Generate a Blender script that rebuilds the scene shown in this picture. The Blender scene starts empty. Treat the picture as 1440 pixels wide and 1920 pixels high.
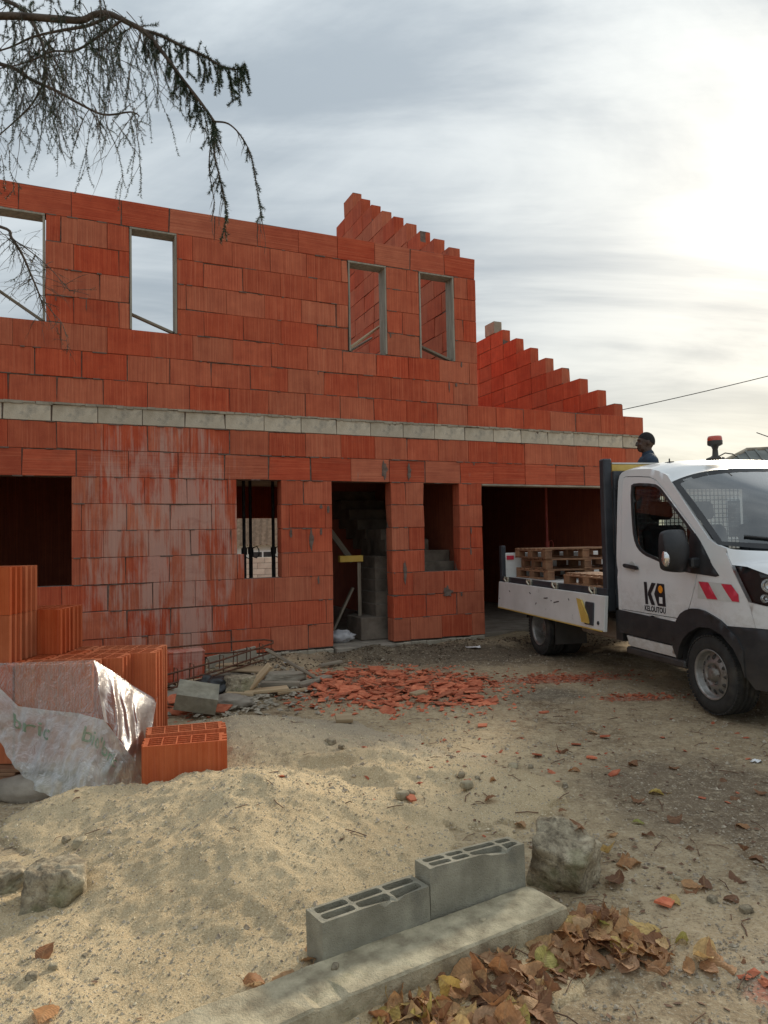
import bpy, bmesh, math, random
from mathutils import Vector, Matrix, noise
from mathutils.geometry import delaunay_2d_cdt
random.seed(7)
R = math.radians
scene = bpy.context.scene
COL = scene.collection

# ------------------------------------------------------------------ camera
FPX, PITCH, ROLL, CAMH = 1330.0, R(2.36), R(1.10), 1.53
cam_data = bpy.data.cameras.new('camera'); cam = bpy.data.objects.new('camera', cam_data); COL.objects.link(cam)
cam_data.sensor_fit = 'VERTICAL'; cam_data.sensor_height = 36.0; cam_data.lens = FPX / 1920 * 36.0
cam_data.clip_start = 0.05; cam_data.clip_end = 2000
_U = Vector((0, -math.sin(PITCH), math.cos(PITCH))); _X = Vector((1, 0, 0)); _F = Vector((0, math.cos(PITCH), math.sin(PITCH)))
_r = _X * math.cos(ROLL) - _U * math.sin(ROLL); _u = _X * math.sin(ROLL) + _U * math.cos(ROLL)
cam.matrix_world = Matrix(((_r.x, _u.x, -_F.x, 0), (_r.y, _u.y, -_F.y, 0), (_r.z, _u.z, -_F.z, CAMH), (0, 0, 0, 1)))
scene.camera = cam

# ------------------------------------------------------------------ sky and sun
SUN_AZ, SUN_EL = R(31.5), R(23.5)
SUND = Vector((math.sin(SUN_AZ) * math.cos(SUN_EL), math.cos(SUN_AZ) * math.cos(SUN_EL), math.sin(SUN_EL)))
sun_d = bpy.data.lights.new('sun', 'SUN'); sun_d.energy = 2.8; sun_d.angle = R(9); sun_d.color = (1.0, 0.87, 0.68)
sun = bpy.data.objects.new('sun', sun_d); COL.objects.link(sun)
sun.rotation_euler = SUND.to_track_quat('Z', 'Y').to_euler(); sun.location = (10, 10, 20)

world = bpy.data.worlds.new('World'); scene.world = world; world.use_nodes = True
def N(nt, t, **k):
    n = nt.nodes.new(t)
    for a, b in k.items():
        if a.startswith('i_'):
            n.inputs[a[2:].replace('_', ' ')].default_value = b
        else: setattr(n, a, b)
    return n
def mth(nt, op, a, b=None, c=None, clamp=False):
    n = nt.nodes.new('ShaderNodeMath'); n.operation = op; n.use_clamp = clamp
    for i, v in enumerate((a, b, c)):
        if v is None: continue
        if isinstance(v, (int, float)): n.inputs[i].default_value = v
        else: nt.links.new(v, n.inputs[i])
    return n.outputs[0]
def vmth(nt, op, a, b=None):
    n = nt.nodes.new('ShaderNodeVectorMath'); n.operation = op
    for i, v in enumerate((a, b)):
        if v is None: continue
        if isinstance(v, (tuple, Vector)): n.inputs[i].default_value = v
        else: nt.links.new(v, n.inputs[i])
    return n.outputs['Value'] if op in ('DOT_PRODUCT', 'LENGTH') else n.outputs[0]
def mixc(nt, f, a, b, mode='MIX'):
    n = nt.nodes.new('ShaderNodeMix'); n.data_type = 'RGBA'; n.blend_type = mode
    for s, v in ((n.inputs[0], f), (n.inputs[6], a), (n.inputs[7], b)):
        if isinstance(v, (int, float)): s.default_value = v
        elif isinstance(v, tuple): s.default_value = (*v[:3], 1)
        else: nt.links.new(v, s)
    return n.outputs[2]
def ramp(nt, fac, stops, interp='LINEAR'):
    n = nt.nodes.new('ShaderNodeValToRGB'); cr = n.color_ramp; cr.interpolation = interp
    while len(cr.elements) < len(stops): cr.elements.new(0.5)
    for e, (p, c) in zip(cr.elements, stops):
        e.position = p; e.color = (*(c if isinstance(c, tuple) else (c, c, c)), 1)
    nt.links.new(fac, n.inputs[0]); return n.outputs[0]
def noi(nt, vec, scale, detail=4, rough=0.55, dist=0.0):
    n = nt.nodes.new('ShaderNodeTexNoise'); n.inputs['Scale'].default_value = scale
    n.inputs['Detail'].default_value = detail; n.inputs['Roughness'].default_value = rough; n.inputs['Distortion'].default_value = dist
    if vec is not None: nt.links.new(vec, n.inputs['Vector'])
    return n.outputs[0]
def mapping(nt, vec, scale=(1, 1, 1), rot=(0, 0, 0), loc=(0, 0, 0)):
    n = nt.nodes.new('ShaderNodeMapping'); n.inputs['Scale'].default_value = scale; n.inputs['Rotation'].default_value = rot; n.inputs['Location'].default_value = loc
    nt.links.new(vec, n.inputs[0]); return n.outputs[0]

def build_world():
    nt = world.node_tree; nt.nodes.clear()
    out = N(nt, 'ShaderNodeOutputWorld'); bg = N(nt, 'ShaderNodeBackground'); nt.links.new(bg.outputs[0], out.inputs[0])
    sky = N(nt, 'ShaderNodeTexSky', sky_type='NISHITA'); sky.sun_disc = False
    sky.sun_elevation = SUN_EL; sky.sun_rotation = SUN_AZ; sky.dust_density = 1.0
    tc = N(nt, 'ShaderNodeTexCoord'); d = vmth(nt, 'NORMALIZE', tc.outputs['Generated'])
    sep = N(nt, 'ShaderNodeSeparateXYZ'); nt.links.new(d, sep.inputs[0])
    zc = mth(nt, 'MAXIMUM', sep.outputs[2], 0.0)
    den = mth(nt, 'ADD', zc, 0.22)
    cx = mth(nt, 'DIVIDE', sep.outputs[0], den); cy = mth(nt, 'DIVIDE', sep.outputs[1], den)
    cmb = N(nt, 'ShaderNodeCombineXYZ'); nt.links.new(cx, cmb.inputs[0]); nt.links.new(cy, cmb.inputs[1])
    p1 = mapping(nt, cmb.outputs[0], (0.55, 1.35, 1), (0, 0, R(-24)), (0.4, 1.7, 0))
    n1 = noi(nt, p1, 1.5, 7, 0.58, 0.8)
    p2 = mapping(nt, cmb.outputs[0], (0.8, 1.0, 1), (0, 0, R(-20)), (3.1, 0.2, 0))
    n2 = noi(nt, p2, 0.8, 4, 0.5, 0.3)
    p3 = mapping(nt, cmb.outputs[0], (0.35, 1.6, 1), (0, 0, R(-16)), (1.2, 5.0, 0)); n3 = noi(nt, p3, 2.6, 6, 0.6, 0.5)
    cl = mth(nt, 'ADD', mth(nt, 'MULTIPLY', n1, 0.48), mth(nt, 'ADD', mth(nt, 'MULTIPLY', n2, 0.30), mth(nt, 'MULTIPLY', n3, 0.22)))
    c1 = ramp(nt, cl, [(0.40, 0.0), (0.60, 1.0)], 'EASE')
    # thick and thin cloud colour
    dk = mixc(nt, c1, (0.275, 0.315, 0.345), (0.50, 0.54, 0.555))
    # overcast sky: brighter towards the zenith
    zen = mth(nt, 'MULTIPLY_ADD', zc, 0.75, 0.78)
    base = mixc(nt, 1.0, dk, zen, 'MULTIPLY')
    # light around the veiled sun
    dot = mth(nt, 'MAXIMUM', vmth(nt, 'DOT_PRODUCT', d, SUND), 0.0)
    g1 = mth(nt, 'POWER', dot, 12.0); g2 = mth(nt, 'POWER', dot, 190.0); g3 = mth(nt, 'MULTIPLY', mth(nt, 'POWER', dot, 620.0), mth(nt, 'MULTIPLY_ADD', c1, 0.6, 0.4))
    thin = mth(nt, 'MULTIPLY_ADD', c1, 0.95, 0.15)
    a = mixc(nt, 1.0, (0.12, 0.09, 0.04), mth(nt, 'MULTIPLY', g1, thin), 'MULTIPLY')
    b = mixc(nt, 1.0, (0.24, 0.20, 0.13), mth(nt, 'MULTIPLY', g2, thin), 'MULTIPLY')
    c = mixc(nt, 1.0, (1.5, 1.45, 1.3), g3, 'MULTIPLY')
    hz_ = mth(nt, 'MULTIPLY', mth(nt, 'POWER', mth(nt, 'SUBTRACT', 1.0, zc), 7.0), mth(nt, 'POWER', dot, 4.0))
    a = mixc(nt, 1.0, a, mixc(nt, 1.0, (0.30, 0.23, 0.08), hz_, 'MULTIPLY'), 'ADD')
    s1 = mixc(nt, 1.0, base, a, 'ADD'); s2 = mixc(nt, 1.0, s1, b, 'ADD'); s3 = mixc(nt, 1.0, s2, c, 'ADD')
    clear = mixc(nt, 1.0, sky.outputs[0], (0.10, 0.10, 0.10), 'MULTIPLY')
    fin = mixc(nt, 0.9, clear, s3)
    nt.links.new(fin, bg.inputs[0]); bg.inputs[1].default_value = 1.0
build_world()
vs = scene.view_settings; vs.view_transform = 'Standard'; vs.look = 'None'; vs.exposure = 0.48; vs.gamma = 1.0; vs.use_curve_mapping = False

# ------------------------------------------------------------------ helpers
def ray(x, y):
    a = (x - 720) / FPX; b = (960 - y) / FPX
    xr = a * math.cos(ROLL) + b * math.sin(ROLL); yr = -a * math.sin(ROLL) + b * math.cos(ROLL)
    return Vector((xr, math.cos(PITCH) - yr * math.sin(PITCH), math.sin(PITCH) + yr * math.cos(PITCH)))
def gpx(x, y, z=0.0):
    d = ray(x, y); return Vector((0, 0, CAMH)) + d * ((z - CAMH) / d.z)
def atY(x, y, Y):
    d = ray(x, y); return Vector((0, 0, CAMH)) + d * (Y / d.y)

def props(o, label=None, cat=None, group=None, kind=None):
    if label: o['label'] = label
    if cat: o['category'] = cat
    if group: o['group'] = group
    if kind: o['kind'] = kind
    return o
def empty(name, loc=(0, 0, 0), rz=0.0, parent=None):
    o = bpy.data.objects.new(name, None); COL.objects.link(o); o.location = loc; o.rotation_euler = (0, 0, rz); o.empty_display_size = 0.2
    if parent: o.parent = parent
    return o
def thing(name, label, cat, loc=(0, 0, 0), rz=0.0, group=None):
    return props(empty(name, loc, rz), label, cat, group)
def link(name, me, parent=None, loc=(0, 0, 0), rot=(0, 0, 0), scale=(1, 1, 1)):
    o = bpy.data.objects.new(name, me); COL.objects.link(o); o.location = loc; o.rotation_euler = rot; o.scale = scale
    if parent: o.parent = parent
    return o
def pip(p, poly):
    x, y = p; c = False; n = len(poly); j = n - 1
    for i in range(n):
        xi, yi = poly[i]; xj, yj = poly[j]
        if (yi > y) != (yj > y) and x < (xj - xi) * (y - yi) / (yj - yi) + xi: c = not c
        j = i
    return c
def densify(poly, step):
    out = []; n = len(poly)
    for i in range(n):
        a = poly[i]; b = poly[(i + 1) % n]; L = math.hypot(b[0] - a[0], b[1] - a[1]); k = max(1, int(math.ceil(L / step)))
        for q in range(k): t = q / k; out.append((a[0] + (b[0] - a[0]) * t, a[1] + (b[1] - a[1]) * t))
    return out
def smooth_poly(pts, it=2, closed=True):
    for _ in range(it):
        out = []; n = len(pts)
        for i in range(n if closed else n - 1):
            a = pts[i]; b = pts[(i + 1) % n]
            out.append((a[0] * .75 + b[0] * .25, a[1] * .75 + b[1] * .25)); out.append((a[0] * .25 + b[0] * .75, a[1] * .25 + b[1] * .75))
        if not closed: out = [pts[0]] + out + [pts[-1]]
        pts = out
    return pts
def cdt(outline, holes=(), step=None):
    """2-D triangles of a polygon with holes; returns points, triangles"""
    loops = [densify(outline, step) if step else list(outline)] + [densify(h, step) if step else list(h) for h in holes]
    P = []; E = []
    for lp in loops:
        b = len(P); P += lp; E += [(b + i, b + (i + 1) % len(lp)) for i in range(len(lp))]
    nb = len(P)
    if step:
        xs = [p[0] for p in outline]; ys = [p[1] for p in outline]
        x = min(xs) + step * .5; r2 = (step * .45) ** 2
        while x < max(xs):
            y = min(ys) + step * .5
            while y < max(ys):
                if pip((x, y), outline) and not any(pip((x, y), h) for h in holes):
                    if all((x - q[0]) ** 2 + (y - q[1]) ** 2 > r2 for q in P[:nb]): P.append((x, y))
                y += step
            x += step
    r = delaunay_2d_cdt([Vector(p) for p in P], E, [], 0, 1e-6)
    vv, ff = r[0], r[2]; tri = []
    for f in ff:
        c = (sum(vv[i].x for i in f) / len(f), sum(vv[i].y for i in f) / len(f))
        if pip(c, outline) and not any(pip(c, h) for h in holes): tri.append(tuple(f))
    return [(v.x, v.y) for v in vv], tri

class MB:
    def __init__(s): s.V = []; s.F = []; s.S = []; s.M = []
    def add(s, V, F, smooth=False, M=None, mi=0):
        b = len(s.V); s.V += [tuple(M @ Vector(v)) if M is not None else tuple(v) for v in V]
        s.F += [tuple(b + i for i in f) for f in F]; s.S += [smooth] * len(F); s.M += [mi] * len(F); return s
    def box(s, c, d, M=None, mi=0):
        x, y, z = d[0] / 2, d[1] / 2, d[2] / 2
        V = [(c[0] + i * x, c[1] + j * y, c[2] + k * z) for i in (-1, 1) for j in (-1, 1) for k in (-1, 1)]
        F = [(0, 1, 3, 2), (4, 6, 7, 5), (0, 4, 5, 1), (2, 3, 7, 6), (0, 2, 6, 4), (1, 5, 7, 3)]
        return s.add(V, F, False, M, mi)
    def span(s, a, b, M=None, mi=0):
        return s.box([(p + q) / 2 for p, q in zip(a, b)], [abs(q - p) for p, q in zip(a, b)], M, mi)
    def beam(s, p, q, w, h, up=(0, 0, 1), mi=0):
        p = Vector(p); q = Vector(q); d = (q - p); L = d.length; d.normalize(); u = Vector(up)
        if abs(d.dot(u)) > .98: u = Vector((1, 0, 0))
        sd = d.cross(u).normalized(); u = sd.cross(d).normalized()
        M = Matrix(((d.x, sd.x, u.x, p.x), (d.y, sd.y, u.y, p.y), (d.z, sd.z, u.z, p.z), (0, 0, 0, 1)))
        return s.box((L / 2, 0, 0), (L, w, h), M, mi)
    def tube(s, pts, r, n=8, cap=True, mi=0, smooth=True):
        pts = [Vector(p) for p in pts]; m = len(pts); rr = r if isinstance(r, (list, tuple)) else [r] * m
        V = []; F = []; up = None
        for i, p in enumerate(pts):
            d = (pts[min(i + 1, m - 1)] - pts[max(i - 1, 0)]).normalized()
            if up is None:
                up = Vector((0, 0, 1)) if abs(d.z) < .9 else Vector((1, 0, 0))
            a = d.cross(up); a = a.normalized() if a.length > 1e-6 else Vector((1, 0, 0)); b = a.cross(d).normalized(); up = b
            for k in range(n):
                t = 2 * math.pi * k / n; V.append(p + (a * math.cos(t) + b * math.sin(t)) * rr[i])
        for i in range(m - 1):
            for k in range(n):
                F.append((i * n + k, i * n + (k + 1) % n, (i + 1) * n + (k + 1) % n, (i + 1) * n + k))
        s.add(V, F, smooth, None, mi)
        if cap: s.add([V[k] for k in range(n)], [tuple(range(n))[::-1]], False, None, mi); s.add(V[-n:], [tuple(range(n))], False, None, mi)
        return s
    def lathe(s, prof, n, M=None, mi=0, smooth=True, sharp=()):
        """profile of (radius, axial) turned round local z"""
        V = []; F = []
        for r, h in prof:
            for k in range(n): t = 2 * math.pi * k / n; V.append((r * math.cos(t), r * math.sin(t), h))
        for i in range(len(prof) - 1):
            for k in range(n): F.append((i * n + k, i * n + (k + 1) % n, (i + 1) * n + (k + 1) % n, (i + 1) * n + k))
        return s.add(V, F, smooth, M, mi)
    def prism(s, outline, z0, z1, holes=(), M=None, hole_z0=None, mi=0, bottom=True):
        P, T = cdt(outline, holes)
        s.add([(x, y, z1) for x, y in P], T, False, M, mi)
        if bottom: s.add([(x, y, z0) for x, y in outline], [tuple(range(len(outline)))[::-1]], False, M, mi)
        def wall(lp, a, b):
            n = len(lp); s.add([(x, y, a) for x, y in lp] + [(x, y, b) for x, y in lp], [(i, (i + 1) % n, n + (i + 1) % n, n + i) for i in range(n)], False, M, mi)
        wall(outline, z0, z1)
        for h in holes:
            hz = z0 + .01 if hole_z0 is None else hole_z0
            wall(h[::-1], hz, z1); s.add([(x, y, hz) for x, y in h], [tuple(range(len(h)))], False, M, mi)
        return s
    def sheet(s, outline, fmap, step, thick=0.0, holes=(), mi=0):
        """polygon mapped onto a curved surface by fmap(a,b,offset); thick grows inwards"""
        P, T = cdt(outline, holes, step)
        s.add([fmap(a, b, 0.0) for a, b in P], T, True, None, mi)
        if thick:
            s.add([fmap(a, b, -thick) for a, b in P], [t[::-1] for t in T], True, None, mi)
            cnt = {}
            for t in T:
                for i in range(len(t)):
                    e = (t[i], t[(i + 1) % len(t)]); k = (min(e), max(e)); cnt.setdefault(k, []).append(e)
            for k, l in cnt.items():
                if len(l) == 1:
                    i, j = l[0]; s.add([fmap(*P[i], 0.0), fmap(*P[j], 0.0), fmap(*P[j], -thick), fmap(*P[i], -thick)], [(0, 1, 2, 3)], False, None, mi)
        return s
    def grid(s, f, nu, nv, smooth=True, mi=0, M=None):
        V = [f(i / nu, j / nv) for j in range(nv + 1) for i in range(nu + 1)]
        F = [(j * (nu + 1) + i, j * (nu + 1) + i + 1, (j + 1) * (nu + 1) + i + 1, (j + 1) * (nu + 1) + i) for j in range(nv) for i in range(nu)]
        return s.add(V, F, smooth, M, mi)
    def ball(s, c, r, n=12, m=8, M=None, mi=0, smooth=True, f=None):
        r = r if isinstance(r, (tuple, list)) else (r, r, r)
        def q(u, v):
            t = 2 * math.pi * u; p = math.pi * v; d = Vector((math.sin(p) * math.cos(t), math.sin(p) * math.sin(t), math.cos(p)))
            k = f(d) if f else 1.0
            return (c[0] + r[0] * d.x * k, c[1] + r[1] * d.y * k, c[2] + r[2] * d.z * k)
        V = [q(i / n, j / m) for j in range(m + 1) for i in range(n)]
        F = [(j * n + i, (j + 1) * n + i, (j + 1) * n + (i + 1) % n, j * n + (i + 1) % n) for j in range(m) for i in range(n)]
        return s.add(V, F, smooth, M, mi)
    def mesh(s, name, mats, bevel=0.0, weld=False, segs=1, recalc=False):
        me = bpy.data.meshes.new(name); me.from_pydata(s.V, [], s.F)
        mats = mats if isinstance(mats, (list, tuple)) else [mats]
        for m in mats: me.materials.append(m)
        me.polygons.foreach_set('use_smooth', s.S); me.polygons.foreach_set('material_index', s.M)
        if bevel or weld or recalc:
            bm = bmesh.new(); bm.from_mesh(me)
            if weld or bevel: bmesh.ops.remove_doubles(bm, verts=bm.verts, dist=1e-5)
            if recalc: bmesh.ops.recalc_face_normals(bm, faces=bm.faces)
            if bevel:
                es = [e for e in bm.edges if len(e.link_faces) == 2 and e.calc_face_angle(0) > .5]
                bmesh.ops.bevel(bm, geom=es, offset=bevel, segments=segs, affect='EDGES', profile=.5, clamp_overlap=True)
            bm.to_mesh(me); bm.free()
        me.update(); return me
    def build(s, name, mats, parent=None, loc=(0, 0, 0), rot=(0, 0, 0), **k):
        return link(name, s.mesh(name, mats, **k), parent, loc, rot)
def copy_tree(o, parent=None):
    c = o.copy(); COL.objects.link(c); c.parent = parent
    for ch in list(o.children): copy_tree(ch, c)
    return c
def fbm(x, y, z=0.0, o=4):
    return noise.fractal((x, y, z), 1.0, 2.0, o)
def sstep(a, b, x):
    t = min(1, max(0, (x - a) / (b - a))); return t * t * (3 - 2 * t)

# ------------------------------------------------------------------ materials
def newmat(name):
    m = bpy.data.materials.new(name); m.use_nodes = True; nt = m.node_tree; nt.nodes.clear()
    out = N(nt, 'ShaderNodeOutputMaterial'); b = N(nt, 'ShaderNodeBsdfPrincipled'); nt.links.new(b.outputs[0], out.inputs[0]); return m, nt, b, out
def mk(name, c1, c2=None, scale=6.0, rough=0.8, bump=0.0, bscale=60.0, metal=0.0, coat=0.0, rnd=0.0, spec=0.5, dirt=None, stretch=(1, 1, 1), detail=5, lo=.35, hi=.65, world_co=False, rvar=0.0):
    m, nt, b, out = newmat(name); tc = N(nt, 'ShaderNodeTexCoord')
    if world_co: geo = N(nt, 'ShaderNodeNewGeometry'); co = geo.outputs['Position']
    else: co = tc.outputs['Object']
    v = mapping(nt, co, stretch)
    n1 = noi(nt, v, scale, detail, .6)
    col = ramp(nt, n1, [(lo, c1), (hi, c2 or c1)])
    if dirt:
        n3 = noi(nt, co, dirt[1], 6, .65); f = ramp(nt, n3, [(dirt[2], 0.0), (dirt[3], 1.0)]); col = mixc(nt, f, col, dirt[0])
    if rnd:
        oi = N(nt, 'ShaderNodeObjectInfo'); hsv = N(nt, 'ShaderNodeHueSaturation')
        nt.links.new(mth(nt, 'MULTIPLY_ADD', oi.outputs['Random'], 2 * rnd, 1 - rnd), hsv.inputs['Value'])
        nt.links.new(col, hsv.inputs['Color']); col = hsv.outputs[0]
    nt.links.new(col, b.inputs['Base Color']); b.inputs['Roughness'].default_value = rough; b.inputs['Metallic'].default_value = metal
    b.inputs['Coat Weight'].default_value = coat; b.inputs['Specular IOR Level'].default_value = spec
    if rvar:
        nt.links.new(mth(nt, 'MULTIPLY_ADD', noi(nt, co, scale * 1.7, 5, .6), rvar, rough - rvar / 2, clamp=True), b.inputs['Roughness'])
    if bump:
        n2 = noi(nt, v, bscale, 6, .65); bp = N(nt, 'ShaderNodeBump'); bp.inputs['Strength'].default_value = bump; bp.inputs['Distance'].default_value = 0.01
        nt.links.new(n2, bp.inputs['Height']); nt.links.new(bp.outputs[0], b.inputs['Normal'])
    return m
MAT = {}
def rock_mat():
    m, nt, b, out = newmat('rock'); tc = N(nt, 'ShaderNodeTexCoord'); co = tc.outputs['Object']
    n1 = noi(nt, co, 9, 9, .7, .6); n2 = noi(nt, co, 45, 8, .75); n3 = noi(nt, co, 3.0, 5, .6)
    col = ramp(nt, n1, [(.36, (.14, .11, .075)), (.50, (.37, .31, .215)), (.64, (.58, .50, .36))])
    col = mixc(nt, mth(nt, 'MULTIPLY', ramp(nt, n2, [(.38, 1.0), (.5, 0.0)]), .6), col, (.12, .10, .075))
    col = mixc(nt, mth(nt, 'MULTIPLY', ramp(nt, n3, [(.56, 0.0), (.66, 1.0)]), .5), col, (.17, .18, .075))
    vo = N(nt, 'ShaderNodeTexVoronoi', feature='DISTANCE_TO_EDGE'); vo.inputs['Scale'].default_value = 4.0
    nz = N(nt, 'ShaderNodeTexNoise'); nz.inputs['Scale'].default_value = 7; nt.links.new(co, nz.inputs['Vector'])
    nt.links.new(vmth(nt, 'ADD', co, vmth(nt, 'MULTIPLY', nz.outputs['Color'], (.14, .14, .14))), vo.inputs['Vector'])
    cr = ramp(nt, vo.outputs['Distance'], [(.0, 1.0), (.02, 0.0)]); col = mixc(nt, mth(nt, 'MULTIPLY', cr, .10), col, (.10, .08, .06))
    nt.links.new(col, b.inputs['Base Color']); b.inputs['Roughness'].default_value = .95; b.inputs['Specular IOR Level'].default_value = .2
    h = mth(nt, 'SUBTRACT', mth(nt, 'ADD', mth(nt, 'MULTIPLY', n1, .6), mth(nt, 'MULTIPLY', n2, .5)), mth(nt, 'MULTIPLY', cr, .10))
    bp = N(nt, 'ShaderNodeBump'); bp.inputs['Strength'].default_value = 1.0; bp.inputs['Distance'].default_value = .02; nt.links.new(h, bp.inputs['Height']); nt.links.new(bp.outputs[0], b.inputs['Normal'])
    return m
MAT['mortar'] = mk('mortar', (.11, .075, .06), (.21, .155, .125), 14, .95, .6, 90)
MAT['concrete'] = mk('concrete', (.27, .235, .18), (.42, .37, .29), 3.5, .92, .5, 80, dirt=((.16, .14, .11), 2.2, .55, .75))
MAT['concrete_dark'] = mk('concrete_dark', (.20, .17, .135), (.33, .285, .23), 4, .9, .5, 60)
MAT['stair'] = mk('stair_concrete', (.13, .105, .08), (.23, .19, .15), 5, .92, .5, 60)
MAT['band'] = mk('band_concrete', (.46, .395, .30), (.60, .53, .42), 4.5, .95, .7, 70, rnd=.12, dirt=((.22, .20, .17), 3.2, .56, .72))
MAT['cinder'] = mk('cinder_concrete', (.26, .24, .18), (.42, .39, .30), 7, .97, .9, 160, detail=8, dirt=((.17, .165, .14), 5, .52, .75))
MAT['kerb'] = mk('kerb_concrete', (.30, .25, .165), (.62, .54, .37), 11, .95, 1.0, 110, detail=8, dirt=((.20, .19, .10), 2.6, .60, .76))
MAT['rock'] = mk('rock', (.10, .08, .05), (.48, .39, .25), 13, .95, 1.0, 55, detail=8, dirt=((.11, .13, .05), 3, .55, .72))
MAT['rock'] = rock_mat()
MAT['wood_old'] = mk('wood_old', (.20, .17, .13), (.34, .29, .22), 9, .85, .4, 30, stretch=(.25, 4, 4), rnd=.25)
MAT['wood_new'] = mk('wood_new', (.36, .25, .14), (.52, .39, .24), 7, .75, .3, 30, stretch=(.25, 4, 4), rnd=.2)
MAT['wood_lining'] = mk('wood_lining', (.23, .21, .17), (.36, .33, .27), 9, .85, .4, 30, stretch=(3, 3, .3), rnd=.15)
MAT['pallet_wood'] = mk('pallet_wood', (.19, .088, .048), (.35, .19, .10), 6, .8, .4, 30, stretch=(1, 1, 1), rnd=.25, dirt=((.20, .12, .07), 5, .55, .75))
MAT['rust'] = mk('rusty_steel', (.10, .045, .03), (.20, .09, .05), 25, .85, .5, 120, metal=.3)
MAT['prop_red'] = mk('red_prop_paint', (.36, .06, .05), (.46, .09, .07), 12, .55, .1)
MAT['prop_dark'] = mk('dark_steel', (.025, .024, .028), (.06, .055, .055), 12, .6, .1, metal=.4)
MAT['yellow_wood'] = mk('yellow_wood', (.55, .36, .06), (.66, .46, .10), 8, .7, .2, 40)
MAT['shard'] = mk('broken_tile', (.42, .095, .042), (.62, .20, .10), 14, .9, .4, 90, rnd=.28, world_co=True)
MAT['paint'] = mk('white_paint', (.74, .75, .76), (.80, .81, .81), 2.5, .32, 0, coat=.6, dirt=((.46, .43, .38), 3.0, .62, .95), rvar=.12)
def splash(m, col=(.30, .25, .18), top=1.0, amt=.75):
    """dried road dirt sprayed up the lower bodywork"""
    nt = m.node_tree; b = next(n for n in nt.nodes if n.type == 'BSDF_PRINCIPLED'); old = b.inputs['Base Color'].links[0].from_socket
    tc = N(nt, 'ShaderNodeTexCoord'); sp = N(nt, 'ShaderNodeSeparateXYZ'); nt.links.new(tc.outputs['Object'], sp.inputs[0])
    n1 = noi(nt, mapping(nt, tc.outputs['Object'], (1, 1, 1.6)), 7, 8, .72, .4)
    low = mth(nt, 'SUBTRACT', 1.0, mth(nt, 'DIVIDE', mth(nt, 'SUBTRACT', sp.outputs[2], .3), top - .3), clamp=True)
    f = ramp(nt, mth(nt, 'ADD', mth(nt, 'MULTIPLY', low, .42), mth(nt, 'MULTIPLY', n1, .8)), [(.52, 0.0), (.86, 1.0)])
    nt.links.new(mixc(nt, mth(nt, 'MULTIPLY', f, amt), old, col), b.inputs['Base Color'])
splash(MAT['paint'], top=1.25, amt=.55)
MAT['panel_white'] = mk('scuffed_white_panel', (.64, .64, .61), (.76, .76, .74), 2.2, .5, .05, 40, dirt=((.30, .28, .25), 9, .64, .80), detail=8)
MAT['black_plastic'] = mk('black_plastic', (.018, .019, .022), (.035, .035, .038), 6, .55, .15, 240, dirt=((.06, .054, .045), 2.5, .62, .95))
splash(MAT['black_plastic'], (.12, .10, .075), .8, .28)
MAT['dark_grey'] = mk('dark_grey_steel', (.030, .034, .042), (.055, .060, .07), 5, .55, .1, 60, metal=.2)
MAT['rubber'] = mk('tyre_rubber', (.020, .019, .018), (.040, .038, .035), 9, .85, .35, 70, dirt=((.10, .085, .065), 5, .52, .85))
MAT['rim'] = mk('steel_rim', (.26, .25, .24), (.42, .41, .39), 8, .42, .05, metal=.65, dirt=((.10, .075, .05), 6, .45, .70))
MAT['hub_dark'] = mk('hub_dark', (.03, .03, .03), (.08, .07, .06), 20, .7, .2)
MAT['interior'] = mk('cab_trim', (.022, .024, .028), (.04, .042, .048), 8, .85, .2, 200)
MAT['red_sign'] = mk('red_reflective', (.56, .03, .06), (.64, .045, .08), 9, .4)
MAT['grey_sign'] = mk('silver_reflective', (.55, .55, .53), (.64, .64, .62), 9, .4)
MAT['black_print'] = mk('black_print', (.012, .014, .02), (.02, .022, .028), 9, .45)
MAT['orange_print'] = mk('orange_print', (.85, .30, .02), (.88, .33, .03), 9, .45)
MAT['white_print'] = mk('white_print', (.78, .78, .78), (.8, .8, .8), 9, .45)
MAT['yellow_paint'] = mk('yellow_paint', (.58, .38, .08), (.68, .47, .12), 9, .55, dirt=((.25, .2, .1), 7, .62, .8))
MAT['amber_lens'] = mk('amber_lens', (.50, .06, .03), (.62, .10, .05), 8, .25, coat=.5)
MAT['chrome'] = mk('lamp_reflector', (.75, .75, .75), (.85, .85, .85), 8, .18, metal=.9)
MAT['steel_bed'] = mk('worn_bed_floor', (.34, .32, .30), (.56, .54, .51), 3, .6, .1, 60, dirt=((.22, .15, .10), 4, .55, .72))
MAT['brass'] = mk('galvanised_latch', (.45, .42, .34), (.62, .58, .46), 14, .4, metal=.8)
MAT['bag'] = mk('white_bag', (.42, .42, .44), (.56, .56, .57), 8, .55)
MAT['pale_block'] = mk('pale_block', (.60, .56, .47), (.74, .70, .60), 4, .95, .5, 60, rnd=.08)
MAT['earth'] = mk('dark_earth', (.055, .038, .024), (.20, .145, .092), 30, .97, .6, 90, world_co=True)
MAT['white_wall'] = mk('white_render', (.62, .60, .56), (.74, .72, .68), 2, .95, .3, 40, world_co=True)
MAT['roof_brown'] = mk('brown_tiles', (.16, .10, .06), (.26, .17, .11), 5, .9, .5, 20, rnd=.2)
MAT['roof_sheet'] = mk('ribbed_fibre_sheet', (.13, .14, .13), (.22, .23, .21), 1.5, .85, .3, 20)
MAT['bark'] = mk('bark', (.06, .045, .035), (.13, .10, .08), 14, .95, 1.0, 50)
MAT['needle'] = mk('spruce_needles', (.018, .040, .022), (.045, .080, .040), 4, .6, world_co=True)
MAT['skin'] = mk('skin', (.045, .024, .016), (.070, .038, .026), 12, .5)
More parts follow.
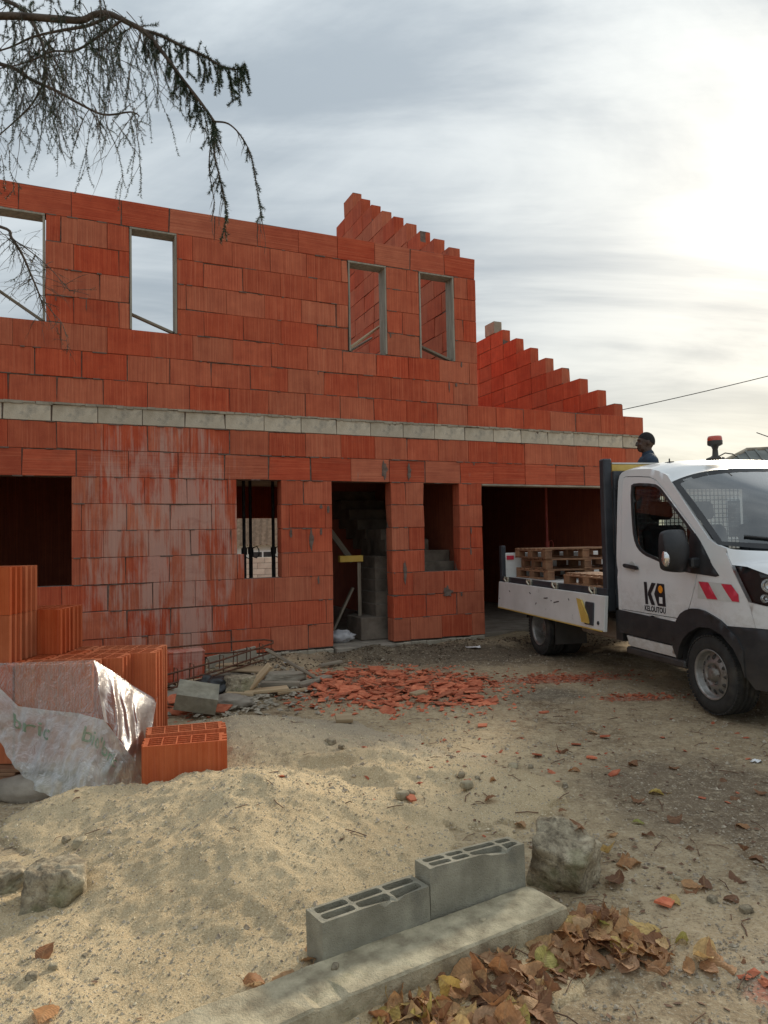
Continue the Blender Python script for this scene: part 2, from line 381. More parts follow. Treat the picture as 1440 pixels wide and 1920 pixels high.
MAT['jacket'] = mk('jacket_cloth', (.018, .035, .060), (.030, .050, .080), 10, .9, .4, 80)
MAT['trousers'] = mk('trouser_cloth', (.02, .022, .028), (.035, .037, .045), 10, .9, .4, 80)
MAT['hair'] = mk('hair', (.008, .007, .007), (.014, .012, .012), 40, .9, .6, 300)
MAT['wire'] = mk('black_cable', (.02, .02, .02), None, 5, .6)
MAT['blackbag'] = mk('black_bin_bag', (.012, .012, .013), (.03, .03, .03), 10, .3, .5, 30)
MAT['green_print'] = mk('green_print', (.16, .36, .20), (.24, .44, .27), 20, .5)

def brick_mat(name, horiz, cA, cB, stains=True, streak=1.0, house=None):
    m, nt, b, out = newmat(name); tc = N(nt, 'ShaderNodeTexCoord'); oi = N(nt, 'ShaderNodeObjectInfo')
    co = tc.outputs['Object']; sc = (1.5, 1.5, 55) if horiz else (55, 55, 1.2)
    ofs = N(nt, 'ShaderNodeCombineXYZ'); rr = mth(nt, 'MULTIPLY', oi.outputs['Random'], 37.0)
    for i in range(3): nt.links.new(rr, ofs.inputs[i])
    v = vmth(nt, 'ADD', mapping(nt, co, sc), ofs.outputs[0])
    st = noi(nt, v, 1.0, 3, .6)
    v2 = vmth(nt, 'ADD', co, ofs.outputs[0]); n2 = noi(nt, v2, 5.0, 5, .6)
    f = mth(nt, 'ADD', mth(nt, 'MULTIPLY', st, .55), mth(nt, 'MULTIPLY', n2, .45))
    col = ramp(nt, f, [(.34, cA), (.66, cB)])
    # pale streaks on the ribs
    st2 = noi(nt, vmth(nt, 'ADD', mapping(nt, co, (1.2, 1.2, 90) if horiz else (80, 80, 1.0)), ofs.outputs[0]), 1.0, 2, .5)
    col = mixc(nt, mth(nt, 'MULTIPLY', ramp(nt, st2, [(.56, 0.0), (.66, 1.0)]), .46 * streak), col, (.62, .18, .10))
    hs = N(nt, 'ShaderNodeHueSaturation'); nt.links.new(mth(nt, 'MULTIPLY_ADD', oi.outputs['Random'], .18, .91), hs.inputs['Value'])
    rnd2 = mth(nt, 'FRACT', mth(nt, 'MULTIPLY', oi.outputs['Random'], 71.3))
    nt.links.new(mth(nt, 'MULTIPLY_ADD', rnd2, .010, .499), hs.inputs['Hue']); nt.links.new(mth(nt, 'MULTIPLY_ADD', rnd2, -.10, 1.04), hs.inputs['Saturation'])
    nt.links.new(col, hs.inputs['Color']); col = hs.outputs[0]
    if stains and house:
        th = N(nt, 'ShaderNodeTexCoord'); th.object = house; hv = th.outputs['Object']
        sp = N(nt, 'ShaderNodeSeparateXYZ'); nt.links.new(hv, sp.inputs[0])
        # cement wash splashed over the ground-floor wall between the two left openings
        w1 = noi(nt, mapping(nt, hv, (1.9, 1, .42)), 2.2, 6, .66, .35); w2 = noi(nt, mapping(nt, hv, (38, 38, .8)), 1.0, 4, .65)
        dist = mth(nt, 'ADD', mth(nt, 'POWER', mth(nt, 'DIVIDE', mth(nt, 'SUBTRACT', sp.outputs[0], 1.75), 1.15), 2.0), mth(nt, 'POWER', mth(nt, 'DIVIDE', mth(nt, 'SUBTRACT', sp.outputs[2], 1.45), 1.75), 4.0))
        reg = mth(nt, 'SUBTRACT', 1.0, mth(nt, 'MINIMUM', dist, 1.0))
        wash = mth(nt, 'ADD', mth(nt, 'ADD', mth(nt, 'MULTIPLY', reg, .22), mth(nt, 'MULTIPLY', w1, .95)), mth(nt, 'MULTIPLY', w2, .55))
        wf = mth(nt, 'MULTIPLY', ramp(nt, wash, [(.84, 0.0), (1.04, 1.0)]), mth(nt, 'MULTIPLY', ramp(nt, reg, [(.02, 0.0), (.35, 1.0)]), .62))
        col = mixc(nt, wf, col, (.56, .385, .32))
        # dark damp and mortar smears running down from the bed joints
        w3 = noi(nt, mapping(nt, hv, (1.6, 1, 3.0)), 1.7, 6, .66); w4 = noi(nt, mapping(nt, hv, (9, 9, 2.0)), 1.0, 5, .7)
        col = mixc(nt, mth(nt, 'MULTIPLY', ramp(nt, w3, [(.56, 0.0), (.72, 1.0)]), .36), col, (.25, .065, .04))
        col = mixc(nt, mth(nt, 'MULTIPLY', ramp(nt, w4, [(.665, 0.0), (.73, 1.0)]), .55), col, (.27, .20, .17))
    nt.links.new(col, b.inputs['Base Color']); b.inputs['Roughness'].default_value = .9; b.inputs['Specular IOR Level'].default_value = .25
    gr = noi(nt, mapping(nt, co, (.3, .3, 70) if horiz else (70, 70, .3)), 1.0, 1, .4)
    hgt = mth(nt, 'ADD', gr, mth(nt, 'MULTIPLY', noi(nt, co, 120, 4, .6), .25))
    bp = N(nt, 'ShaderNodeBump'); bp.inputs['Strength'].default_value = .55; bp.inputs['Distance'].default_value = .008
    nt.links.new(hgt, bp.inputs['Height']); nt.links.new(bp.outputs[0], b.inputs['Normal'])
    return m
def glass_mat(name, tint, refl=1.0, rough=.0):
    m, nt, b, out = newmat(name); nt.nodes.remove(b)
    t = N(nt, 'ShaderNodeBsdfTransparent'); t.inputs[0].default_value = (*tint, 1)
    g = N(nt, 'ShaderNodeBsdfGlossy'); g.inputs['Roughness'].default_value = rough; g.inputs[0].default_value = (1, 1, 1, 1)
    fr = N(nt, 'ShaderNodeFresnel'); fr.inputs[0].default_value = 1.5
    mx = N(nt, 'ShaderNodeMixShader'); nt.links.new(mth(nt, 'MULTIPLY', fr.outputs[0], refl, clamp=True), mx.inputs[0])
    nt.links.new(t.outputs[0], mx.inputs[1]); nt.links.new(g.outputs[0], mx.inputs[2]); nt.links.new(mx.outputs[0], out.inputs[0]); return m
MAT['glass'] = glass_mat('cab_glass', (.62, .68, .68), 1.0)
MAT['screen'] = glass_mat('windscreen_glass', (.66, .70, .70), 3.2)
MAT['lens'] = glass_mat('lamp_lens', (.85, .87, .88))
def film_mat(name, trans, col, seed, bump=.8, gloss=.8):
    m, nt, b, out = newmat(name); nt.nodes.remove(b); tc = N(nt, 'ShaderNodeTexCoord'); co = tc.outputs['Object']
    tr = N(nt, 'ShaderNodeBsdfTransparent'); df = N(nt, 'ShaderNodeBsdfDiffuse'); tl = N(nt, 'ShaderNodeBsdfTranslucent'); gl = N(nt, 'ShaderNodeBsdfGlossy')
    df.inputs[0].default_value = (*col, 1); tl.inputs[0].default_value = (*col, 1); gl.inputs['Roughness'].default_value = .28
    n1 = noi(nt, mapping(nt, co, (1, 1, 1), loc=(seed, 0, 0)), 5, 6, .65, .8); n2 = noi(nt, mapping(nt, co, (2.2, 2.2, 1.6), (0.3, .5, .9)), 7, 6, .62, 2.2)
    bp = N(nt, 'ShaderNodeBump'); bp.inputs['Strength'].default_value = bump; bp.inputs['Distance'].default_value = .02; nt.links.new(n2, bp.inputs['Height'])
    for s in (df, gl, tl): nt.links.new(bp.outputs[0], s.inputs['Normal'])
    a = N(nt, 'ShaderNodeMixShader'); a.inputs[0].default_value = .5; nt.links.new(df.outputs[0], a.inputs[1]); nt.links.new(tl.outputs[0], a.inputs[2])
    mx = N(nt, 'ShaderNodeMixShader'); nt.links.new(ramp(nt, n1, [(.3, trans[0]), (.7, trans[1])]), mx.inputs[0]); nt.links.new(tr.outputs[0], mx.inputs[1]); nt.links.new(a.outputs[0], mx.inputs[2])
    fr = N(nt, 'ShaderNodeFresnel'); fr.inputs[0].default_value = 1.5; nt.links.new(bp.outputs[0], fr.inputs[1])
    m2 = N(nt, 'ShaderNodeMixShader'); nt.links.new(mth(nt, 'MULTIPLY', fr.outputs[0], gloss, clamp=True), m2.inputs[0]); nt.links.new(mx.outputs[0], m2.inputs[1]); nt.links.new(gl.outputs[0], m2.inputs[2])
    nt.links.new(m2.outputs[0], out.inputs[0]); return m
MAT['film_clear'] = film_mat('clear_film', (.06, .22), (.75, .70, .66), 1.0)
MAT['film_flap'] = film_mat('stretched_film', (.10, .42), (.62, .58, .54), 2.5, .22, .5)
MAT['film'] = film_mat('milky_film', (.30, .84), (.74, .75, .67), 5.0)
# ------------------------------------------------------------------ ground
WA = R(24.2); W0 = Vector((-4.24, 7.98, 0)); SLAB = 0.13
HU = Vector((math.cos(WA), math.sin(WA), 0)); HW = Vector((-math.sin(WA), math.cos(WA), 0))
def house_w(x, y): return (Vector((x, y, 0)) - W0).dot(HW)
def heap(x, y):
    """height of the loose sand above the yard"""
    def g(cx, cy, rx, ry, h, p=1.0):
        d = ((x - cx) / rx) ** 2 + ((y - cy) / ry) ** 2
        return h * math.exp(-d * p)
    wx = x + .10 * fbm(x * 1.3, y * 1.3, 3.1, 3); wy = y + .10 * fbm(x * 1.3, y * 1.3, 9.7, 3)
    x, y = wx, wy
    h = max(0, .33 * (1 - math.hypot((x + .74) / 1.12, (y - 3.72) / 1.25)))      # main cone
    h = max(h, g(-.76, 3.72, .55, .62, .235))
    h = max(h, g(-1.05, 5.35, .70, .55, .22))                                     # gravelly heap behind
    h = max(h, g(-.15, 4.55, .65, .60, .125)); h = max(h, g(.45, 4.3, .5, .5, .05))
    h = max(h, g(-1.55, 4.05, .6, .35, .13)); h = max(h, g(-1.25, 4.2, .8, .28, .12))
    h = max(h, g(-1.45, 2.55, .9, .8, .07)); h = max(h, g(-.35, 2.75, .8, .45, .065))
    rd = noise.ridged_multi_fractal((x * 1.9 + 3, y * 1.9, .7), 1.0, 2.0, 3, 1.0, 2.0)
    h = max(h, (.05 + .06 * (rd - 1.0)) * sstep(1.1, .3, abs(x + .35)) * sstep(3.7, 4.3, y) * sstep(5.9, 5.2, y))
    # foot prints and slumps
    for cx, cy, rx, ry, dp in ((-.16, 4.35, .17, .10, .05), (.32, 4.35, .15, .09, .035), (-.42, 4.75, .16, .11, .05), (-1.0, 4.28, .2, .06, .03), (-.28, 3.55, .22, .14, .035), (-.02, 4.75, .2, .1, .04), (-.60, 4.42, .13, .10, .045), (.1, 3.8, .18, .1, .03)):
        h -= dp * math.exp(-((x - cx) / rx) ** 2 - ((y - cy) / ry) ** 2)
        h += dp * .6 * math.exp(-((x - cx) / (rx * 1.4)) ** 2 - ((y - cy - ry * 1.35) / (ry * .7)) ** 2)
    h *= sstep(-2.3, -1.75, x)
    if h < 0: h = 0
    return h
def gz(x, y):
    b = .018 * fbm(x * .8, y * .8, 0, 3) + .010 * fbm(x * 3, y * 3, 4, 3)
    w = house_w(x, y); b += (.075 + .05 * fbm(x * 2.2, y * 2.2, 5, 3)) * sstep(-1.0, -.05, w)
    fade = sstep(30, 15, math.hypot(x, y)); b *= fade
    b -= .02 * sstep(.5, 2.2, x) * sstep(3.2, 2.2, y) * 0
    return b
def hz(x, y):
    h = heap(x, y)
    s = min(1, h / .06)
    return h + s * (.022 * fbm(x * 2.6, y * 2.6, 1.3, 3) + .015 * fbm(x * 8, y * 8, 5.5, 4)) + .011 * s * fbm(x * 22, y * 22, 2.2, 4)
def gtop(x, y):
    h = heap(x, y); return gz(x, y) + (hz(x, y) if h > .012 else 0)

def axis(lo, hi, step, far, grow=1.35):
    a = []; v = lo
    while v < hi + 1e-6: a.append(v); v += step
    d = step; v = a[-1]
    while v < far: d *= grow; v += d; a.append(v)
    d = step; v = a[0]; b = []
    while v > -far: d *= grow; v -= d; b.append(v)
    return b[::-1] + a
def build_ground():
    X = axis(-3.4, 5.0, .045, 400); Y = axis(1.7, 10.4, .045, 600)
    V = []; nx = len(X)
    for y in Y:
        for x in X:
            near = -3.6 < x < 5.2 and 1.5 < y < 10.6
            z = gz(x, y) + (.013 * fbm(x * 8, y * 8, 7.7, 4) if near else 0)
            V.append((x, y, z))
    F = [(j * nx + i, j * nx + i + 1, (j + 1) * nx + i + 1, (j + 1) * nx + i) for j in range(len(Y) - 1) for i in range(nx - 1)]
    m = MB(); m.add(V, F, True); return m
def ground_material():
    m, nt, b, out = newmat('yard_dirt'); geo = N(nt, 'ShaderNodeNewGeometry'); p = geo.outputs['Position']
    sp = N(nt, 'ShaderNodeSeparateXYZ'); nt.links.new(p, sp.inputs[0]); x, y = sp.outputs[0], sp.outputs[1]
    n1 = noi(nt, p, 1.1, 6, .62, .5); n2 = noi(nt, p, 9, 6, .7); n3 = noi(nt, p, 70, 4, .7); n4 = noi(nt, p, 2.6, 6, .7, .4); n5 = noi(nt, p, 22, 5, .75)
    col = ramp(nt, n1, [(.35, (.22, .158, .094)), (.65, (.45, .345, .215))])
    col = mixc(nt, mth(nt, 'MULTIPLY', ramp(nt, n2, [(.47, 0.0), (.57, 1.0)]), .5), col, (.50, .40, .26))
    def blob(cx, cy, rx, ry, edge=.5):
        d = mth(nt, 'ADD', mth(nt, 'POWER', mth(nt, 'DIVIDE', mth(nt, 'SUBTRACT', x, cx), rx), 2.0), mth(nt, 'POWER', mth(nt, 'DIVIDE', mth(nt, 'SUBTRACT', y, cy), ry), 2.0))
        d = mth(nt, 'ADD', d, mth(nt, 'MULTIPLY', mth(nt, 'SUBTRACT', n4, .5), 2.2))
        return ramp(nt, mth(nt, 'SUBTRACT', 1.0, d), [(.0, 0.0), (edge, 1.0)])
    # sand blown over the yard
    col = mixc(nt, mth(nt, 'MULTIPLY', blob(-.25, 4.6, 1.9, 2.1, 1.0), .7), col, (.58, .455, .275))
    # grey worn tarmac towards the lower right
    gf = mth(nt, 'MULTIPLY', blob(2.2, 1.9, 1.15, 1.35, .6), .85)
    col = mixc(nt, gf, col, mixc(nt, n2, (.27, .255, .215), (.40, .375, .315)))
    # damp humus and dark trodden earth
    col = mixc(nt, mth(nt, 'MULTIPLY', blob(1.9, 4.3, .9, .9, .8), .72), col, (.12, .088, .062))
    col = mixc(nt, mth(nt, 'MULTIPLY', blob(.8, 9.5, 2.6, 1.0, .8), .85), col, (.085, .066, .048))
    col = mixc(nt, mth(nt, 'MULTIPLY', blob(1.6, 7.0, .5, .35, .9), .5), col, (.14, .13, .11))
    # brick dust
    col = mixc(nt, mth(nt, 'MULTIPLY', blob(1.85, 7.8, .75, .28, .7), .75), col, (.36, .085, .05))
    col = mixc(nt, mth(nt, 'MULTIPLY', blob(2.35, 6.75, .4, .12, .7), .6), col, (.33, .08, .05))
    col = mixc(nt, mth(nt, 'MULTIPLY', blob(0.0, 7.7, 1.3, 1.05, .9), .55), col, (.34, .12, .075))
    col = mixc(nt, mth(nt, 'MULTIPLY', blob(1.28, 2.42, .12, .09, .8), .7), col, (.45, .13, .09))
    col = mixc(nt, mth(nt, 'MULTIPLY', ramp(nt, n5, [(.36, 1.0), (.46, 0.0)]), .65), col, (.13, .095, .06))
    col = mixc(nt, mth(nt, 'MULTIPLY', ramp(nt, n5, [(.56, 0.0), (.64, 1.0)]), .5), col, (.60, .50, .34))
    # grit
    col = mixc(nt, mth(nt, 'MULTIPLY', ramp(nt, n3, [(.56, 0.0), (.66, 1.0)]), .6), col, (.52, .46, .36))
    col = mixc(nt, mth(nt, 'MULTIPLY', ramp(nt, n3, [(.34, 1.0), (.44, 0.0)]), .55), col, (.10, .08, .06))
    nt.links.new(col, b.inputs['Base Color']); b.inputs['Roughness'].default_value = .95; b.inputs['Specular IOR Level'].default_value = .2
    bp = N(nt, 'ShaderNodeBump'); bp.inputs['Strength'].default_value = .9; bp.inputs['Distance'].default_value = .02
    nt.links.new(mth(nt, 'ADD', mth(nt, 'MULTIPLY', n2, .5), mth(nt, 'MULTIPLY', n3, .5)), bp.inputs['Height']); nt.links.new(bp.outputs[0], b.inputs['Normal'])
    return m
props(build_ground().build('ground', ground_material()), kind='structure')

def sand_material():
    m, nt, b, out = newmat('loose_sand'); geo = N(nt, 'ShaderNodeNewGeometry'); p = geo.outputs['Position']
    n1 = noi(nt, p, 1.6, 5, .6, .4); n2 = noi(nt, p, 26, 6, .75); n3 = noi(nt, p, 150, 3, .7); n4 = noi(nt, p, 380, 2, .6)
    col = ramp(nt, n1, [(.32, (.49, .37, .22)), (.68, (.66, .52, .325))])
    col = mixc(nt, mth(nt, 'MULTIPLY', ramp(nt, n2, [(.34, 1.0), (.5, 0.0)]), .45), col, (.33, .25, .15))
    col = mixc(nt, mth(nt, 'MULTIPLY', ramp(nt, n3, [(.53, 0.0), (.64, 1.0)]), .7), col, (.74, .63, .42))
    col = mixc(nt, mth(nt, 'MULTIPLY', ramp(nt, n3, [(.33, 1.0), (.44, 0.0)]), .6), col, (.20, .15, .085))
    # grey gravel mixed in at the back
    sp = N(nt, 'ShaderNodeSeparateXYZ'); nt.links.new(p, sp.inputs[0])
    gy = ramp(nt, mth(nt, 'MULTIPLY_ADD', mth(nt, 'SUBTRACT', n2, .5), .9, mth(nt, 'MULTIPLY', mth(nt, 'SUBTRACT', sp.outputs[1], 4.7), 1.6)), [(.0, 0.0), (.9, 1.0)])
    col = mixc(nt, mth(nt, 'MULTIPLY', gy, .6), col, mixc(nt, n3, (.20, .17, .13), (.50, .44, .36)))
    nt.links.new(col, b.inputs['Base Color']); b.inputs['Roughness'].default_value = .97; b.inputs['Specular IOR Level'].default_value = .15
    bp = N(nt, 'ShaderNodeBump'); bp.inputs['Strength'].default_value = 1.0; bp.inputs['Distance'].default_value = .016
    nt.links.new(mth(nt, 'ADD', mth(nt, 'MULTIPLY', n2, .55), mth(nt, 'ADD', mth(nt, 'MULTIPLY', n3, .35), mth(nt, 'MULTIPLY', n4, .12))), bp.inputs['Height']); nt.links.new(bp.outputs[0], b.inputs['Normal'])
    return m
def build_heap():
    st = .017; x0, x1, y0, y1 = -2.6, 1.4, 1.75, 6.6
    nx = int((x1 - x0) / st) + 1; ny = int((y1 - y0) / st) + 1; V = []; idx = {}; keep = []
    Hh = [[0.0] * nx for _ in range(ny)]
    for j in range(ny):
        for i in range(nx):
            x = x0 + i * st; y = y0 + j * st; h = heap(x, y)
            e = .016 + .014 * fbm(x * 5, y * 5, 8.8, 3)
            Hh[j][i] = (h - e)
    def vert(i, j):
        k = (i, j)
        if k not in idx:
            x = x0 + i * st; y = y0 + j * st; idx[k] = len(V); d = Hh[j][i]
            V.append((x, y, gz(x, y) + (hz(x, y) if d > 0 else -.02)))
        return idx[k]
    F = []
    for j in range(ny - 1):
        for i in range(nx - 1):
            if max(Hh[j][i], Hh[j][i + 1], Hh[j + 1][i], Hh[j + 1][i + 1]) > 0:
                F.append((vert(i, j), vert(i + 1, j), vert(i + 1, j + 1), vert(i, j + 1)))
    m = MB(); m.add(V, F, True); return m
SAND = sand_material()
props(build_heap().build('sand_heap', SAND), 'wide heap of loose yellow sand with footprints in front of the bricks', 'sand heap')
# ------------------------------------------------------------------ house under construction
C = 0.318; BND = 9 * C + .216; UT = BND + 8 * C
house = thing('unfinished_house', 'unfinished two storey house of red hollow bricks with stepped gables', 'house', (W0.x, W0.y, SLAB), WA)
HM = Matrix.Translation((W0.x, W0.y, SLAB)) @ Matrix.Rotation(WA, 4, 'Z')
def hpt(u, w, v): return HM @ Vector((u, w, v))
MAT['brick'] = brick_mat('brick_ribbed', False, (.37, .062, .034), (.56, .124, .064), house=house)
MAT['brick_h'] = brick_mat('brick_lintel', True, (.37, .064, .036), (.56, .124, .066), house=house)
MAT['brick_new'] = brick_mat('brick_fresh', False, (.40, .074, .026), (.55, .142, .058), stains=False, streak=.7)
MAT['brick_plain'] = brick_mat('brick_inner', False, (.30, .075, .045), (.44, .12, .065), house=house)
_bm = {}
_br = random.Random(3)
def brick_mesh(L, Hh, T, mat):
    """bevelled block; a few variants of each with knocked corners and arrises"""
    k = (round(L * 200), round(Hh * 500), round(T * 200), mat, _br.randrange(5))
    if k not in _bm:
        m = MB(); m.box((0, 0, 0), (k[0] / 200, T, Hh)); me = m.mesh('brick', MAT[mat], bevel=.0035)
        if k[4] < 3:
            hit = [(sx, sy, sz) for sx in (-1, 1) for sy in (-1, 1) for sz in (-1, 1) if _br.random() < .3]
            for v in me.vertices:
                for sx, sy, sz in hit:
                    if v.co.x * sx > 0 and v.co.y * sy > 0 and v.co.z * sz > 0:
                        v.co.x -= sx * _br.uniform(.002, .016); v.co.y -= sy * _br.uniform(.001, .010); v.co.z -= sz * _br.uniform(.002, .014)
        _bm[k] = me
    return _bm[k]
def fill(row_spans, phase, L=.503):
    """cut bricks of a course to the solid spans"""
    out = []
    for a, b in row_spans:
        ks = [phase + L * i for i in range(-12, 40)]; js = [a] + [k for k in ks if a + .07 < k < b - .07] + [b]
        out += list(zip(js[:-1], js[1:]))
    return out
def solid(lo, hi, cuts):
    sp = [(lo, hi)]
    for a, b in cuts:
        n = []
        for p, q in sp:
            if b <= p or a >= q: n.append((p, q)); continue
            if a > p: n.append((p, a))
            if b < q: n.append((b, q))
        sp = n
    return sp
rnd = random.Random(11)
U0 = -1.55
GOPEN = [(-.95, .66, 3, 7), (2.59, 3.17, 3, 7), (3.88, 4.76, 0, 7), (5.28, 5.86, 3, 7), (6.25, 8.95, 0, 7)]
UOPEN = [(-.20, .38), (1.31, 1.87), (4.17, 4.75), (5.27, 5.85)]
GEND = 9.46; UEND = 6.23
front = MB()   # mortar and hidden web of the wall, set back behind the brick faces
def web(a, b, v0, v1):
    front.span((a + .012, .014, v0 + .0), (b - .012, .186, v1))
courses = []
for r in range(9):
    cuts = [(a, b) for a, b, r0, r1 in GOPEN if r0 <= r < r1]
    courses.append((r * C, solid(U0, GEND, cuts), 'brick_h' if r == 7 else 'brick', 0.0 if r == 8 else (.14 if r == 7 else (r % 2) * .25 + rnd.uniform(-.06, .06)), .575 if r == 7 else .503))
for r in range(8):
    if r == 0: sp = solid(U0, GEND, [])
    else: sp = solid(U0, UEND, UOPEN if 3 <= r < 7 else [])
    courses.append((BND + r * C, sp, 'brick_h' if r == 7 else 'brick', (.1 if r == 7 else (r % 2) * .25 + rnd.uniform(-.08, .08)), .56 if r == 7 else .503))
wall = link('front_wall', bpy.data.meshes.new('front_wall'), house)
bricks = []
for v0, sp, mat, ph, L in courses:
    for a, b in sp: web(a, b, v0, v0 + C)
    for a, b in fill(sp, ph, L):
        g = rnd.choice((.003, .004, .005, .006)) if rnd.random() > .06 else .016
        Lb = b - a - g; o = link('brick', brick_mesh(Lb, C - .005, .2, mat), wall, ((a + b) / 2, .1 + rnd.uniform(-.004, .004), v0 + C / 2), (rnd.uniform(-.006, .006), rnd.uniform(-.003, .003), rnd.uniform(-.006, .006)))
        bricks.append(o)
# short brick left in the corner of the barred window
link('brick', brick_mesh(.085, C - .007, .2, 'brick'), wall, (2.59 + .045, .1, 3.5 * C))
# one step of cut bricks round the ground-floor slab edge is replaced by the concrete band
web(U0, GEND, 9 * C, BND)
for a, b in fill([(U0, GEND)], -.06, .503):
    Lb = b - a - .006; m = brick_mesh(Lb, .20, .2, 'band')
    link('concrete_block', m, wall, ((a + b) / 2, .096 + rnd.uniform(-.003, .003), 9 * C + .104), (rnd.uniform(-.01, .01), 0, 0))
wall.data = front.mesh('front_wall', MAT['mortar'])
# squeezed mortar along the bed joints: ragged lips
lip = MB()
for v0, sp, mat, ph, L in courses + [(9 * C, [(U0, GEND)], 0, 0, 0)]:
    for a, b in sp:
        x = a + .02
        while x < b - .03:
            ln = rnd.uniform(.02, .16)
            if rnd.random() < (.55 if v0 > 0 else .1) and x + ln < b - .01:
                hh = rnd.uniform(.004, .011); lip.span((x, -.004 - rnd.uniform(0, .007), v0 - hh), (x + ln, .02, v0 + hh * .6))
            x += ln + rnd.uniform(.02, .22)
# drips and dabs of mortar run down from the joints
for k in range(45):
    v0, sp, mat, ph, L = courses[rnd.randrange(1, len(courses))]; a, b = sp[rnd.randrange(len(sp))]
    if b - a < .2 or mat == 'brick_h': continue
    u = rnd.uniform(a + .04, b - .04); w = rnd.uniform(.005, .022); h = rnd.uniform(.05, .17); n = 9
    pts = [(u + math.cos(t) * w * rnd.uniform(.6, 1.2), v0 - h * .45 + math.sin(t) * h * .5 * rnd.uniform(.7, 1.2)) for t in [2 * math.pi * k / n for k in range(n)]]
    lip.prism(pts, 0, .007, M=Matrix.Translation((0, -.0005, 0)) @ Matrix.Rotation(R(90), 4, 'X'))
# heavier ragged mortar on top of the concrete band
x = U0
while x < GEND:
    ln = rnd.uniform(.03, .14); hh = rnd.uniform(.008, .03)
    lip.span((x, -.012 - rnd.uniform(0, .012), BND - hh), (x + ln, .03, BND + rnd.uniform(.004, .012)), mi=1); x += ln * rnd.uniform(.7, 1.1)
props(lip.build('mortar_lips', [MAT['mortar'], MAT['concrete']], wall, bevel=.003), kind='stuff')
# plinth of raw concrete under the bricks
for u0, u1 in ((U0, 3.86), (4.78, 6.23), (8.98, GEND)):
    n = max(2, int((u1 - u0) / .12)); pl = MB()
    for i in range(n):
        p, q = u0 + (u1 - u0) * i / n, u0 + (u1 - u0) * (i + 1) / n
        pl.span((p, -.022 - rnd.uniform(0, .022), -.3), (q - .001, .19, -.006 - rnd.uniform(0, .018)))
    pl.build('plinth', MAT['concrete'], house, bevel=.008)
# floor slabs
fl = MB(); fl.span((-3.6, .195, -.3), (9.3, 9.1, -.004)); fl.span((3.885, -.10, -.3), (4.755, .194, -.012)); fl.build('floor_slab', MAT['concrete_dark'], house, bevel=.01)
fl = MB(); fl.span((-3.6, .19, 9 * C + .01), (9.28, 9.1, BND - .03)); fl.build('upper_floor_slab', MAT['concrete_dark'], house)
# gable walls: courses stepping up to the ridge, run back from the facade
def gable(u0, vbase, steps, name, below, ccount, W=9.24):
    g = link(name, bpy.data.meshes.new(name), house); T = .2; core = MB(); uc = u0 + T / 2
    rows = []
    for r in range(below): rows.append((vbase - (below - r) * C, .205, W - .205, C))
    for (w0, top) in steps:
        b = rows[-1][0] + rows[-1][3] if rows else vbase
        rows.append((b, w0, max(W - w0, w0 + .3), top - b))
    for k, (b, w0, w1, hh) in enumerate(rows):
        core.span((u0 + .015, w0 + .012, b), (u0 + T - .015, w1 - .012, b + hh))
        for p, q in fill([(w0, w1)], w0 + (.0 if k >= below else (k % 2) * .25), .49):
            link('brick', brick_mesh(q - p - rnd.choice((.004, .006, .009)), hh - .007, T, 'brick'), g, (uc + rnd.uniform(-.004, .004), (p + q) / 2, b + hh / 2), (rnd.uniform(-.008, .008), 0, R(90) + rnd.uniform(-.008, .008)))
    g.data = core.mesh(name, MAT['mortar'])
    lo = MB(); b0 = vbase - below * C
    lo.span((u0 + .002, .201, -.25), (u0 + T - .002, W - .2, b0 - .001)); lo.build('lower_wall', MAT['brick_plain'], g)
    return g
gable(6.03, UT, [(.42, 5.95), (.90, 6.28), (1.39, 6.61), (1.88, 6.95), (2.39, 7.29), (2.90, 7.62), (3.40, 7.96), (3.90, 8.31), (4.36, 8.65)], 'gable_wall', 8, 0)
g2 = gable(9.26, BND + C, [(.46, 3.71), (.86, 4.03), (1.34, 4.34), (1.84, 4.66), (2.33, 4.97), (2.81, 5.30), (3.31, 5.63), (3.80, 5.95)], 'gable_wall', 1, 0)
rp = MB(); rp.span((9.255, 4.12, 5.955), (9.465, 4.5, 6.23)); rp.build('ridge_post', MAT['concrete'], house, bevel=.01)
# plain rear and left walls, seen only through the openings
bw = MB()
for a, b, v0, v1 in ((-3.6, 4.3, -.25, UT), (6.2, 9.26, -.25, BND + C), (4.3, 6.2, 2.06, UT)): bw.span((a, 9.04, v0), (b, 9.24, v1))
bw.build('rear_wall', MAT['brick_plain'], house)
bw = MB(); bw.span((-3.8, .0, -.25), (-3.6, 9.24, UT)); bw.span((-3.6, .0, -.25), (U0 - .002, .2, UT)); bw.build('left_wall', MAT['brick_plain'], house)
bw = MB(); bw.span((-3.55, 3.6, 0), (2.2, 3.75, 9 * C)); bw.span((2.2, 3.6, 0), (2.35, 9.0, 9 * C)); bw.build('partition_or_blocker', MAT['brick_plain'], house)  # partition added behind the big window to keep the ground floor dark
bw = MB(); bw.span((6.26, 8.6, 0), (9.2, 8.75, 9 * C)); bw.build('partition_or_blocker', MAT['brick_plain'], house)
# pale board left under the garage lintel
gb = MB(); gb.span((6.255, -.012, 7 * C - .026), (8.94, .19, 7 * C - .002)); gb.build('lintel_board', MAT['concrete'], house, bevel=.003)
# boards lining the upper window openings
for a, b in UOPEN:
    v0, v1 = BND + 3 * C, BND + 7 * C; t = .026
    wl = empty('window_lining', parent=house)
    for p, q in (((a + .002, -.008, v1 - t), (b - .002, .205, v1 - .003)), ((a + .002, -.006, v0 + .004), (a + t, .203, v1 - t - .002)), ((b - t, -.006, v0 + .004), (b - .002, .203, v1 - t - .002))):
        m = MB(); m.span(p, q); m.build('board', MAT['wood_lining'], wl, bevel=.002)
